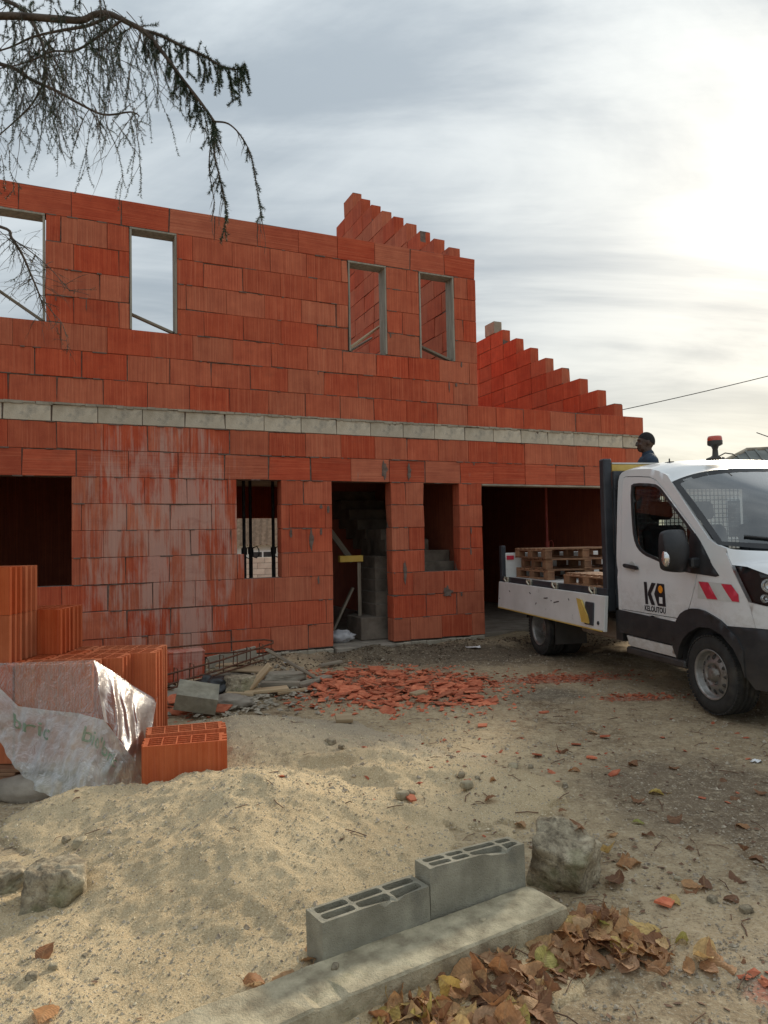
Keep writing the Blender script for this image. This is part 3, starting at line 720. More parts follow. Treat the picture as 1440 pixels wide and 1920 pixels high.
# staircase of raw concrete behind the door, turning left as it climbs
st = empty('staircase', parent=house)
def hpx(x, y, w):
    d = ray(x, y); p0 = W0 + HW * w; t = p0.dot(HW) / d.dot(HW); P = d * t; P.z += CAMH; r = P - W0
    return r.dot(HU), P.z - SLAB
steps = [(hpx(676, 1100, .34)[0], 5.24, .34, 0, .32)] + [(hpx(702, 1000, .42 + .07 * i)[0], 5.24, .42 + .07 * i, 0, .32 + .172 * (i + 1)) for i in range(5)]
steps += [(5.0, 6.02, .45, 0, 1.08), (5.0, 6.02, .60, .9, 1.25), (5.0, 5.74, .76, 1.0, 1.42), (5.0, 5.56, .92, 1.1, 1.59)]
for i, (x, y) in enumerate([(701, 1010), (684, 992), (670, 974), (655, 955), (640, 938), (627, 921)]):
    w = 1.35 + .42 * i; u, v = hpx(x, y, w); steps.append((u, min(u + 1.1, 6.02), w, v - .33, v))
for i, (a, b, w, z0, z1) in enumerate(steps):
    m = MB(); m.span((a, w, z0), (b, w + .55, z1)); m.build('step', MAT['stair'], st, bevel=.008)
# dark damp-proof smears on the right-hand pier
for nm, u, v, w, h in (('mortar_patch', 4.95, .95, .05, .26), ('mortar_patch', 4.66, 7.55 * C, .09, .22), ('mortar_patch', 5.05, 7.45 * C, .07, .2), ('mortar_patch', 5.62, .66, .16, .14), ('mortar_patch', 3.58, 4.5 * C, .05, .26)):
    pts = [(math.cos(t) * w * (.5 + .22 * rnd.uniform(-1, 1)), math.sin(t) * h * (.5 + .2 * rnd.uniform(-1, 1))) for t in [k * math.pi / 7 for k in range(14)]]
    m = MB(); m.prism(pts, 0, .008); o = m.build(nm, MAT['mortar'], house, (u, -.002, v), (R(90), 0, 0))

# things standing in the house
def brace(p, q, w, t, label, mat='wood_old'):
    m = MB(); P = hpt(*p); Q = hpt(*q); L = (Q - P).length; m.box((0, 0, 0), (L, w, t))
    d = (Q - P).normalized(); o = m.build('brace_board', MAT[mat], None, (P + Q) / 2, bevel=.003)
    o.rotation_euler = d.to_track_quat('X', 'Z').to_euler(); return props(o, label, 'board')
s0 = BND + 3 * C
brace((-.45, .32, s0 + .62), (.36, .1, s0 + .02), .09, .03, 'sloping board across the leftmost upper window behind twigs')
brace((1.22, .34, s0 + .34), (1.84, .1, s0 + .03), .10, .03, 'sloping grey board at the foot of the upper window that shows only sky')
brace((4.20, .12, s0 + .06), (4.86, .5, s0 + .56), .05, .03, 'pale lath rising to the right inside the third upper window', 'wood_new')
brace((4.20, .16, s0 + .02), (4.90, .9, s0 + .50), .03, .03, 'thin second lath beside the pale one in the third upper window')
brace((5.20, .36, s0 + .36), (5.82, .1, s0 + .03), .12, .03, 'sloping dark board at the foot of the rightmost upper window')
brace((3.95, 1.3, 2.05), (4.62, 1.15, 1.10), .10, .08, 'brown timber sloping under the concrete stairs behind the doorway')
brace((4.15, .9, .02), (4.50, .85, .72), .09, .03, 'grey board leaning in the dark doorway beside the lowest concrete step')
brace((4.20, .62, 1.155), (4.56, .62, 1.155), .09, .09, 'short yellow timber held level on a post in the doorway', 'yellow_wood')
brace((4.52, .64, .02), (4.52, .64, 1.10), .05, .05, 'thin wooden post carrying the yellow timber in the doorway', 'wood_old')
brace((3.7, 1.5, 1.64), (4.3, 1.5, 1.66), .05, .03, 'pale crosswise lath in the upper part of the dark doorway', 'wood_old')
def prop_post(u, w, top, mat, label, sw=0.0):
    t = thing('steel_prop', label, 'steel prop', hpt(u, w, 0), WA + sw, 'steel props holding the slab')
    m = MB(); m.tube([(0, 0, .006), (0, 0, 1.35)], .03, 10); m.build('outer_tube', MAT[mat], t)
    m = MB(); m.tube([(0, 0, 1.35), (0, 0, top - .01)], .024, 10); m.build('inner_tube', MAT[mat], t)
    m = MB(); m.box((0, 0, .003), (.14, .14, .006)); m.build('foot_plate', MAT[mat], t)
    m = MB(); m.box((0, 0, top - .006), (.14, .14, .008)); m.build('head_plate', MAT[mat], t)
    m = MB(); m.tube([(.02, 0, 1.33), (.10, 0, 1.36), (.13, 0, 1.30), (.13, 0, 1.22), (.09, 0, 1.18), (.03, 0, 1.20)], .009, 6); m.build('handle', MAT[mat], t)
    m = MB(); m.tube([(0, 0, 1.24), (0, 0, 1.34)], .042, 10); m.build('collar', MAT[mat], t)
    del t['group']; return t
prop_post(2.98, 1.3, 9 * C, 'prop_dark', 'dark steel prop on the left of three behind the barred-looking window')
prop_post(3.22, 1.9, 9 * C, 'prop_dark', 'dark steel prop in the middle of three behind the barred-looking window')
prop_post(3.50, 1.6, 9 * C, 'prop_dark', 'dark steel prop on the right of three behind the barred-looking window')
prop_post(8.55, 1.5, 9 * C, 'prop_red', 'red steel prop standing in the dark garage opening')
# crumpled bag on the sill of the doorway
m = MB(); m.ball((0, 0, .07), (.20, .13, .09), 26, 14, f=lambda d: 1 + .35 * fbm(d.x * 2.2, d.y * 2.2, d.z * 2.2, 3)); props(m.build('crumpled_bag', MAT['bag'], None, hpt(4.12, .42, 0)), 'crumpled pale plastic bag lying inside the doorway', 'bag')

# ------------------------------------------------------------------ neighbours
def neighbour(name, loc, rz, L, D, eave, ridge, wallm, roofm, label, hip, rib, along=0):
    t = thing(name, label, 'house', loc, rz)
    m = MB(); m.span((-L / 2, 0, -.3), (L / 2, D, eave)); m.build('wall', MAT[wallm], t)
    ov = .35; e = eave - .05; m = MB(); h = hip
    A, B, Cc, Dd = (-L / 2 - ov, -ov, e), (L / 2 + ov, -ov, e), (L / 2 + ov, D + ov, e), (-L / 2 - ov, D + ov, e); E1, E2 = (-L / 2 + h, D / 2, ridge), (L / 2 - h, D / 2, ridge)
    m.add([A, B, Cc, Dd, E1, E2], [(0, 1, 5, 4), (2, 3, 4, 5), (1, 2, 5), (3, 0, 4), (0, 3, 2, 1)]); rf = m.build('roof', MAT[roofm], t)
    k = MB(); n = int(L / rib)
    for i in range(n + 1):
        x = -L / 2 - ov + (L + 2 * ov) * i / n
        tl = 1.0
        if h > 0: tl = min(1.0, (x + L / 2 + ov) / (h + ov), (L / 2 + ov - x) / (h + ov))
        for sy in (-1, 1):
            y0 = -ov if sy < 0 else D + ov
            p = Vector((x, y0, e + .02)); q = Vector((x, D / 2, ridge + .02)); k.beam(p, p + (q - p) * max(tl, .05), .07, .05)
    if h > 0:
        for sx in (-1, 1):
            for j in range(1, int(D / rib)):
                y = -ov + (D + 2 * ov) * j / int(D / rib); tl = 1 - abs(y - D / 2) / (D / 2 + ov)
                p = Vector((sx * (L / 2 + ov), y, e + .02)); q = p + Vector((-sx * (h + ov) * tl, 0, (ridge - e) * tl)); k.beam(p, q, .07, .05)
    props(k.build('roof_ribs', MAT[roofm], rf), kind='stuff')
    k = MB(); k.tube([E1, E2], .09, 8)
    if h > 0:
        for p, q in ((A, E1), (B, E2), (Cc, E2), (Dd, E1)): k.tube([p, q], .08, 8)
    k.build('ridge_cap', MAT['concrete'] if h > 0 else MAT[roofm], rf)
    for x in (-L * .28, L * .05, L * .32):
        w = MB(); w.span((x - .5, -.03, eave * .40), (x + .5, .05, eave * .85)); wo = w.build('window', MAT['white_print'], t)
        for dx in (-.24, .24):
            w = MB(); w.span((x + dx - .2, -.045, eave * .44), (x + dx + .2, -.032, eave * .82)); w.build('pane', MAT['prop_dark'], wo)
    return t
neighbour('neighbour_house', (-6.4, 34, -.55), R(8), 11, 7, 2.05, 5.4, 'white_wall', 'roof_brown', 'low white house with brown tiled roof seen through the ground-floor window', 0, .28)
nb = neighbour('ribbed_roof_outbuilding', (14.6, 24.0, 0), R(-14), 8.2, 5.5, 3.3, 4.75, 'white_wall', 'roof_sheet', 'outbuilding with ribbed grey hipped roof rising behind the truck cab', 2.7, .33)
# pale block wall behind the house
bwall = thing('garden_wall', 'pale concrete block garden wall seen through the ground-floor window', 'wall', (-9.5, 24.0, -.14), R(8))
bk = MB(); bk.box((0, 0, 0), (.49, .2, .19)); bkm = bk.mesh('block', MAT['pale_block'], bevel=.006)
m = MB(); m.span((0, -.08, -.3), (10, .08, 1.19)); m.build('mortar_web', MAT['mortar'], bwall)
for r in range(6):
    for i in range(20):
        link('block', bkm, bwall, (.25 + .5 * i - (.25 if r % 2 else 0) + .12, 0, .1 + .2 * r))
# overhead cable and its pole out of frame
pole = thing('utility_pole', 'wooden utility pole standing to the right of the yard', 'pole', (17.5, 22.0, 0))
m = MB(); m.tube([(0, 0, -.5), (0, 0, 8.2)], [.14, .10], 10); m.build('post', MAT['wood_old'], pole)
m = MB(); m.box((0, 0, 7.72), (.5, .08, .08)); m.build('crossarm', MAT['wood_old'], pole)
p0 = Vector((3.0, 24.0, 4.95)); p1 = Vector((17.35, 22.0, 7.77)); pts = []
for i in range(25):
    t = i / 24; p = p0.lerp(p1, t); p.z -= .22 * 4 * t * (1 - t); pts.append(p)
m = MB(); m.tube(pts, .014, 6); props(m.build('overhead_cable', MAT['wire']), 'thin black overhead cable crossing the sky at the right', 'cable')
an = thing('roof_aerial', 'thin rod of a roof aerial tilted against the sky at the right edge', 'aerial', (14.1, 25.0, 4.2))
m = MB(); m.tube([(0, 0, -.2), (0, 0, 1.1)], .02, 8); m.build('mast', MAT['wire'], an)
m = MB(); m.tube([(-.85, 0, .92), (.65, 0, -.55 + .9)], .016, 6); m.build('boom', MAT['wire'], an)
# ------------------------------------------------------------------ flatbed truck
TFW = Vector((0.708, -3.267, 0)).normalized(); TLF = Vector((-TFW.y, TFW.x, 0))
TO = Vector((3.709, 6.217, .012))
truck = thing('flatbed_truck', 'white single-cab dropside truck with its side board lowered, parked before the garage', 'truck', TO, math.atan2(TFW.y, TFW.x))
TM = Matrix.Translation(TO) @ Matrix.Rotation(math.atan2(TFW.y, TFW.x), 4, 'Z')
def hw(x, z):
    w = .99
    if z > 1.2: w -= .10 * ((z - 1.2) / .95) ** 1.4
    if z < .6: w -= .03 * ((.6 - z) / .3)
    # shallow waist crease
    w -= .012 * math.exp(-((z - 1.17) / .05) ** 2) * (1 if x < .2 else 0)
    if x > .1: w -= .20 * ((x - .1) / .8) ** 2
    return w
def side(sg): return lambda x, z, o=0.0: (x, sg * (hw(x, z) + o), z)
arch_o = [(-.474, .735), (-.45, .77), (-.40, .82), (-.327, .856), (-.245, .878), (-.166, .883), (-.08, .874), (-.004, .853), (.065, .832), (.125, .811), (.19, .774)]
arch_i = [(-.50, .40), (-.44, .52), (-.37, .60), (-.286, .665), (-.15, .727), (.0, .737), (.141, .696), (.262, .603), (.32, .49), (.345, .38)]
door_o = [(-1.41, .765), (-1.415, 1.565), (-1.475, 2.10), (-1.46, 2.135), (-1.42, 2.148), (-1.2, 2.13), (-.977, 2.104), (-.905, 2.082), (-.849, 2.055), (-.721, 1.97), (-.438, 1.744), (-.219, 1.568), (-.194, 1.53), (-.189, 1.485), (-.18, 1.19), (-.2, 1.085), (-.254, .955), (-.30, .868), (-.40, .80), (-.474, .765)]
win = smooth_poly([(-1.292, 2.03), (-1.225, 2.052), (-.883, 2.017), (-.79, 1.981), (-.715, 1.925), (-.199, 1.516), (-.114, 1.433), (.03, 1.255), (-.02, 1.195), (-.189, 1.191), (-.404, 1.209), (-.828, 1.312), (-.969, 1.344), (-1.086, 1.401), (-1.164, 1.502), (-1.213, 1.682)], 1)
cab_o = [(-1.465, .76), (-1.465, .9), (-1.50, 1.56), (-1.555, 2.11), (-1.54, 2.165), (-1.50, 2.196), (-1.427, 2.211), (-1.225, 2.205), (-.97, 2.182), (-.825, 2.144), (-.683, 2.091), (-.607, 2.02), (-.265, 1.705), (-.024, 1.484), (.084, 1.434), (.20, 1.405), (.19, 1.37), (.255, 1.267), (.406, .99), (.46, .785)] + arch_o[::-1]
# triangular mirror base lies over the front lower corner of the window
sail = [(-.26, 1.565), (-.199, 1.524), (-.114, 1.437), (.105, 1.178), (.06, 1.168), (-.189, 1.183), (-.33, 1.196)]
def inset(poly, d):
    cx = sum(p[0] for p in poly) / len(poly); n = len(poly); out = []
    ar = sum(poly[i][0] * poly[(i + 1) % n][1] - poly[(i + 1) % n][0] * poly[i][1] for i in range(n)); sg = 1 if ar > 0 else -1
    for i in range(n):
        a, b, c = poly[i - 1], poly[i], poly[(i + 1) % n]
        e1 = Vector((b[0] - a[0], b[1] - a[1])); e2 = Vector((c[0] - b[0], c[1] - b[1])); e1.normalize(); e2.normalize()
        nn = Vector((-(e1.y + e2.y), e1.x + e2.x)); l = nn.length
        nn = nn / l if l > 1e-6 else Vector((0, 0)); k = d / max(.5, nn.dot(Vector((-e1.y, e1.x))))
        out.append((b[0] + nn.x * k * sg, b[1] + nn.y * k * sg))
    return out
for sg in (-1, 1):
    S = side(sg)
    m = MB(); m.sheet(cab_o, S, .07, .03, [door_o]); m.build('cab_side', MAT['paint'], truck)
    m = MB(); m.sheet(inset(door_o, .007), lambda x, z, o=0, S=S: S(x, z, o + .002), .06, .03, [win]); dr = m.build('door', MAT['paint'], truck)
    m = MB(); m.sheet(inset(win, -.002), lambda x, z, o=0, S=S: S(x, z, o - .012), .08, 0); m.build('window_pane', MAT['glass'], dr)
    m = MB(); m.sheet(inset(win, -.012), lambda x, z, o=0, S=S: S(x, z, o + .004), .06, .014, [inset(win, .016)]); m.build('window_seal', MAT['black_plastic'], dr)
    m = MB(); m.sheet(sail, lambda x, z, o=0, S=S: S(x, z, o + .008), .06, .018); m.build('mirror_base', MAT['black_plastic'], dr)
    # handle with its recess cup
    hs = [(-1.29 + .025 * math.cos(t), 1.222 + .020 * math.sin(t)) for t in [math.pi / 2 + k * math.pi / 6 for k in range(7)]] + [(-1.09 + .022 * math.cos(t), 1.205 + .019 * math.sin(t)) for t in [-math.pi / 2 + k * math.pi / 6 for k in range(7)]]
    m = MB(); m.sheet(hs, lambda x, z, o=0, S=S: S(x, z, o + .034), .05, .02); m.build('handle', MAT['black_plastic'], dr)
    cp = [(-1.19 + .062 * math.cos(k * math.pi / 10), 1.215 + .052 * math.sin(k * math.pi / 10)) for k in range(20)]
    m = MB(); m.sheet(cp, lambda x, z, o=0, S=S: S(x, z, o + .0045), .03, .006); m.build('handle_cup', MAT['grey_sign'], dr)
    # black lower cladding, white sill strip, arch moulding, side step
    m = MB(); m.sheet([(-1.47, .525), (-1.47, .755), (-1.0, .748), (-.474, .731), (-.52, .62), (-.55, .52)], lambda x, z, o=0, S=S: S(x, z, o + .012), .07, .03); m.build('door_cladding', MAT['black_plastic'], truck)
    m = MB(); m.sheet([(-1.30, .408), (-1.335, .51), (-.545, .505), (-.53, .408)], lambda x, z, o=0, S=S: S(x, z, o + .006), .07, .03); m.build('sill_panel', MAT['paint'], truck)
    m = MB(); m.sheet(arch_i + [(.36, .60), (.30, .70)] + [(.19, .772)] + arch_o[::-1][1:] + [(-.52, .62), (-.545, .50)], lambda x, z, o=0, S=S: S(x, z, o + .022), .06, .05); m.build('arch_moulding', MAT['black_plastic'], truck)
    m = MB(); m.span((-1.36, sg * .80, .325), (-.40, sg * .985, .395)); m.build('side_step', MAT['black_plastic'], truck, bevel=.015)
    # wheel arch liner
    m = MB(); m.grid(lambda a, b, sg=sg: (-.06 + .42 * math.cos(math.pi * a) * -1, sg * (.55 + .40 * b), .36 + .40 * math.sin(math.pi * a)), 14, 2); m.build('arch_liner', MAT['black_plastic'], truck)
    # fender markings: silver field with two red slanting bars
    mk_ = MB(); mk_.sheet([(-.16, 1.122), (.225, 1.118), (.255, 1.115), (.325, 1.035), (.33, .972), (.18, .974), (-.172, .972)], lambda x, z, o=0, S=S: S(x, z, o + .0025), .06, 0); mkr = mk_.build('reflective_marking', MAT['grey_sign'], truck)
    for q in ([(-.155, 1.118), (-.026, 1.117), (.090, .980), (-.045, .978)], [(.136, 1.114), (.252, 1.113), (.322, 1.036), (.326, .978), (.255, .979)]):
        m = MB(); m.sheet(q, lambda x, z, o=0, S=S: S(x, z, o + .005), .05, 0); m.build('red_bar', MAT['red_sign'], mkr)
    # mirror: housing, glass side faces rearwards, indicator lens
    m = MB()
    prof = [(.0, 1.225, .10), (.02, 1.20, .115), (.10, 1.195, .12), (.22, 1.215, .12), (.245, 1.26, .12), (.245, 1.50, .115), (.215, 1.565, .105), (.05, 1.575, .095), (.015, 1.545, .09), (.0, 1.45, .09)]
    ym = 1.045; xm = -.25
    poly = smooth_poly([(p[0], p[1]) for p in prof], 2)
    def housing(a, z, f):   # bulging towards the front
        cx, cz = .125, 1.385; r = math.hypot((a - cx) / .14, (z - cz) / .20); return f * max(0, 1 - r ** 3)
    P, T = cdt(poly, (), .03)
    m.add([(xm + .035 + housing(a, z, .10), sg * (ym + a), z) for a, z in P], T, True); m.add([(xm - .02, sg * (ym + a), z) for a, z in P], [t[::-1] for t in T], False)
    n = len(poly); m.add([(xm + .035 + housing(a, z, .10), sg * (ym + a), z) for a, z in poly] + [(xm - .02, sg * (ym + a), z) for a, z in poly], [(i, (i + 1) % n, n + (i + 1) % n, n + i) for i in range(n)], False)
    mir = m.build('door_mirror', MAT['black_plastic'], truck, weld=True, recalc=True)
    m = MB(); g_ = inset(poly, .012); P, T = cdt(g_, (), .06); m.add([(xm - .024, sg * (ym + a), z) for a, z in P], T, False); m.build('mirror_glass', MAT['chrome'], mir)
    m = MB(); m.box((xm + .09, sg * (ym - .05), 1.28), (.07, .14, .09)); m.build('mirror_arm', MAT['black_plastic'], mir, bevel=.015)
    m = MB(); m.ball((xm + .055, sg * (ym + .225), 1.325), (.045, .035, .075), 12, 8); m.build('indicator', MAT['chrome'], mir)
    # headlamp
    S2 = lambda x, z, o=0, S=S: S(x, z, o)
    hl = [(.255, 1.262), (.40, 1.255), (.60, 1.19), (.82, 1.09), (.84, 1.0), (.56, .965), (.408, .988)]
    m = MB(); m.sheet(hl, lambda x, z, o=0, S=S: S(x, z, o - .05), .06, 0); lamp = m.build('headlight', MAT['black_plastic'], truck)
    m = MB(); m.sheet(hl, lambda x, z, o=0, S=S: S(x, z, o + .004), .06, 0); m.build('lens', MAT['lens'], lamp)
    for (x, z, r) in ((.565, 1.12, .055), (.53, 1.02, .032), (.66, 1.05, .035)):
        m = MB(); y = hw(x, z); m.lathe([(r, 0), (r * .9, -.02), (r * .55, -.03), (.0, -.034)], 20, Matrix.Translation((x + .01, sg * (y - .012), z)) @ Matrix.Rotation(sg * R(-35), 4, 'Z') @ Matrix.Rotation(sg * R(-90), 4, 'X')); m.build('reflector', MAT['chrome'], lamp)
    # front wing below the lamp and bumper corner
    m = MB(); m.sheet([(.41, .984), (.56, .96), (.85, .992), (.87, .79), (.465, .785)], S, .07, .02); m.build('bumper_top', MAT['paint'], truck)
    m = MB(); m.sheet([(.195, .772), (.46, .78), (.86, .785), (.90, .55), (.86, .32), (.42, .30), (.35, .38), (.33, .49), (.30, .62)], lambda x, z, o=0, S=S: S(x, z, o + .01), .07, .04); m.build('bumper_corner', MAT['black_plastic'], truck)

# windscreen, bonnet, roof, nose
def WS(s, t, o=0.0):
    c = 1 - s * s
    xb = .075 + .40 * c; xt = -.605 + .20 * c; zb = 1.435 - .075 * c; zt = 2.02 + .115 * (1 - s ** 4)
    y = s * (.965 * (1 - t) + .905 * t); bul = .05 * math.sin(math.pi * t) * (1 - s ** 4)
    return (xb + (xt - xb) * t + bul + o, y, zb + (zt - zb) * t + bul * .6)
m = MB(); m.grid(lambda a, b: WS(-1 + 2 * a, .02 + .95 * b), 26, 12); m.build('windscreen', MAT['screen'], truck)
ws = truck.children[-1]
fr = MB()   # black ceramic band round the glass
for (a0, a1, b0, b1) in ((-1, -.955, 0, 1), (.955, 1, 0, 1), (-.955, .955, .94, 1), (-.955, .955, 0, .055)):
    fr.grid(lambda a, b: WS(a0 + (a1 - a0) * a, b0 + (b1 - b0) * b, .004), 12, 10)
fr.build('glass_border', MAT['black_plastic'], ws)
def wiper(y0, y1, t0, t1):
    m = MB(); P = [Vector(WS(y0 + (y1 - y0) * i / 8, t0 + (t1 - t0) * i / 8, .018)) for i in range(9)]; m.tube(P, .011, 6)
    b = Vector(WS((y0 + y1) / 2 + .05, -.03, .03)); m.tube([b, P[4] + Vector((.02, 0, .01)), P[5]], .012, 6); m.build('wiper', MAT['black_plastic'], truck)
wiper(-.80, -.12, .13, .055); wiper(.02, .72, .055, .10)
ze_pts = [(-1.56, 2.165), (-1.43, 2.211), (-1.22, 2.205), (-.97, 2.182), (-.825, 2.144), (-.683, 2.091), (-.605, 2.02)]
def ze(x):
    for (a, p), (b, q) in zip(ze_pts[:-1], ze_pts[1:]):
        if x <= b: t = (x - a) / (b - a); return p + (q - p) * max(0, t)
    return ze_pts[-1][1]
def roof(a, b):
    s = -1 + 2 * a; c = 1 - s * s; xf = -.605 + .20 * c; x = -1.55 + (xf + 1.55) * b
    xe = -1.55 + (-.605 + 1.55) * b; e = ze(xe); y = s * hw(-1, e)
    crown = .085 * (1 - s ** 4) * (.55 + .45 * math.sin(math.pi * min(1, b * .8 + .2))); zf = 2.02 + .115 * (1 - s ** 4)
    z = e + crown; k = sstep(.80, 1.0, b); return (x, y, z * (1 - k) + zf * k)
m = MB(); m.grid(roof, 30, 22); m.build('roof', MAT['paint'], truck)
rf = truck.children[-1]
m = MB(); m.box((0, 0, .008), (.10, .05, .016)); m.tube([(0, 0, .01), (0, 0, .05)], .008, 6); m.build('roof_fitting', MAT['black_plastic'], truck, (-1.05, -.62, 2.245), bevel=.004)
BE = [(.195, 1.407), (.215, 1.345), (.257, 1.272), (.40, 1.262), (.60, 1.198), (.82, 1.10)]
def bonnet(a, b):
    s = -1 + 2 * a; c = (1 - s * s); q = b * (len(BE) - 1); k = min(int(q), len(BE) - 2); f = q - k
    ex = BE[k][0] + (BE[k + 1][0] - BE[k][0]) * f; ez = BE[k][1] + (BE[k + 1][1] - BE[k][1]) * f
    cx = .47 + .46 * b; cz = 1.365 - .05 * b - .16 * b ** 3; m_ = c ** .55
    return (ex + (cx - ex) * c ** .8, s * (hw(ex, ez) - .004), ez + (cz - ez) * m_)
m = MB(); m.grid(bonnet, 40, 15); m.build('bonnet', MAT['paint'], truck)
# nose: grille, bumper, number plate
def nose(s, z): return (.93 - .075 * abs(s) ** 4, s * .80, z)
for nm, z0, z1, mt, w in (('grille', .93, 1.13, 'black_plastic', .66), ('bumper', .32, .80, 'black_plastic', 1.0), ('bumper_skin', .79, .93, 'paint', .95)):
    m = MB(); m.grid(lambda a, b: nose((-1 + 2 * a) * w, z0 + (z1 - z0) * b), 20, 4); m.grid(lambda a, b: (nose((-1 + 2 * a) * w, z0)[0] - .12, *nose((-1 + 2 * a) * w, z0 + (z1 - z0) * b)[1:]), 20, 4)
    o = m.build(nm, MAT[mt], truck)
    if nm == 'grille':
        for k in range(4):
            q = MB(); q.tube([Vector(nose(s * .6, .96 + .045 * k)) + Vector((.012, 0, 0)) for s in [-1 + i / 6 for i in range(13)]], .010, 6); q.build('slat', MAT['chrome'], o)
    if nm == 'bumper':
        q = MB(); q.box((.94, 0, .56), (.012, .52, .11)); q.build('number_plate', MAT['white_print'], o)
# cab shell: floor, rear wall with window and guard, firewall
m = MB(); m.span((-1.45, -.9, .40), (.1, .9, .74)); m.span((-.1, -.9, .5), (.35, .9, 1.20)); m.build('cab_floor', MAT['interior'], truck)
rw = [(-.94, .76), (.94, .76), (.95, 1.3), (.885, 2.10), (.82, 2.20), (-.82, 2.20), (-.885, 2.10), (-.95, 1.3)]
rwin = [(-.74, 1.36), (.74, 1.36), (.72, 2.02), (-.72, 2.02)]
m = MB(); P, T = cdt(rw, [rwin])
m.add([(-1.50 - .045 * sstep(1.2, 2.2, z), y, z) for y, z in P], T); m.add([(-1.47 - .045 * sstep(1.2, 2.2, z), y, z) for y, z in P], T); rwo = m.build('cab_rear_wall', MAT['interior'], truck)
m = MB(); m.add([(-1.515, -.75, 1.35), (-1.515, .75, 1.35), (-1.545, .73, 2.03), (-1.545, -.73, 2.03)], [(0, 1, 2, 3)]); m.build('rear_pane', MAT['glass'], rwo)
m = MB(); m.ball((0, 0, 0), (.22, .84, .17), 20, 10); m.build('dashboard', MAT['interior'], truck, (.02, 0, 1.22))
def seat(y, w):
    s = empty('seat', (-.95, y, .0), 0, truck)
    q = MB(); q.box((0, 0, .92), (.50, w, .16)); q.build('cushion', MAT['interior'], s, bevel=.04)
    q = MB(); q.box((0, 0, 0), (.14, w, .66)); q.build('backrest', MAT['interior'], s, (-.25, 0, 1.30), (0, R(-10), 0), bevel=.05)
    q = MB(); q.box((0, 0, 0), (.10, w * .55, .19)); q.build('headrest', MAT['interior'], s, (-.34, 0, 1.78), (0, R(-10), 0), bevel=.04)
seat(-.58, .48); seat(-.08, .44); seat(.55, .50)
m = MB(); m.tube([(-.42 + .06 * math.sin(t), .55 + .19 * math.cos(t), 1.33 + .17 * math.sin(t)) for t in [2 * math.pi * k / 24 for k in range(25)]], .016, 6); m.tube([(-.42, .37, 1.33), (-.42, .73, 1.33)], .014, 6); m.build('steering_wheel', MAT['interior'], truck)
m = MB(); m.box((-.40, -.02, 1.93), (.03, .24, .09)); m.build('rear_view_mirror', MAT['interior'], truck, bevel=.01)
for y in (-.42, .42):
    m = MB(); m.box((-.52, y, 2.02), (.14, .40, .02)); m.build('sun_visor', MAT['interior'], truck)

# beacon on the cab roof
bc = empty('beacon', (-.62, -.42, 2.235), 0, truck)
m = MB(); m.lathe([(.0, .0), (.085, .0), (.08, .014), (.045, .026), (.028, .04), (.024, .10), (.034, .125), (.06, .135), (.066, .15), (.0, .151)], 24); m.build('base', MAT['black_plastic'], bc)
m = MB(); m.lathe([(.066, .150), (.066, .20), (.06, .222), (.0, .226)], 24); m.build('lamp_lens', MAT['amber_lens'], bc)
m = MB(); m.lathe([(.068, .142), (.068, .178)], 24); m.build('band', MAT['black_plastic'], bc)
m = MB(); m.tube([(.03, 0, .02), (.10, .03, .05), (.18, .05, .03), (.22, .05, .005)], .006, 5); m.build('lead', MAT['black_plastic'], bc)

# lettering and emblem on the doors
def tmesh(txt, size, off=0.0):
    cu = bpy.data.curves.new('t', 'FONT'); cu.body = txt; cu.size = size; cu.offset = off; cu.resolution_u = 3
    ob = bpy.data.objects.new('t', cu); COL.objects.link(ob); bpy.context.view_layer.update()
    me = ob.evaluated_get(bpy.context.evaluated_depsgraph_get()).to_mesh(); V = [tuple(v.co) for v in me.vertices]; F = [tuple(p.vertices) for p in me.polygons]
    bpy.data.objects.remove(ob); bpy.data.curves.remove(cu); return V, F
def logo(sg):
    S = side(sg); fx = (lambda a: -.985 + a) if sg < 0 else (lambda a: -.635 - a)
    # 0..350 wide, 0..215 high (mm)
    K = [[(0, 215), (52, 215), (66, 0), (18, 0)], [(66, 118), (132, 213), (200, 211), (118, 108), (180, 0), (118, 0), (64, 92)]]
    B = [(170, 108), (222, 212), (335, 210), (352, 0), (222, 0)]
    dot = [(276 + 36 * math.cos(k * math.pi / 12), 158 + 36 * math.sin(k * math.pi / 12)) for k in range(24)]
    sq = [(252, 24), (304, 24), (302, 84), (250, 84)]
    m = MB()
    for q in K + [B]: m.sheet([(fx(a / 1000), .858 + b / 1000) for a, b in q], lambda x, z, o=0: S(x, z, .0045), .05, 0)
    lg = m.build('emblem', MAT['black_print'], truck)
    for q, mt, nm in ((dot, 'orange_print', 'dot'), (sq, 'white_print', 'square')):
        m = MB(); m.sheet([(fx(a / 1000), .858 + b / 1000) for a, b in q], lambda x, z, o=0: S(x, z, .0065), .05, 0); m.build(nm, MAT[mt], lg)
    V, F = tmesh('KELOUTOU', .072, .0022); wd = max(v[0] for v in V); m = MB()
    m.add([S(fx(v[0] / wd * .345), .795 + v[1], .0045) for v in V], F); m.build('lettering', MAT['black_print'], truck)
logo(-1); logo(1)

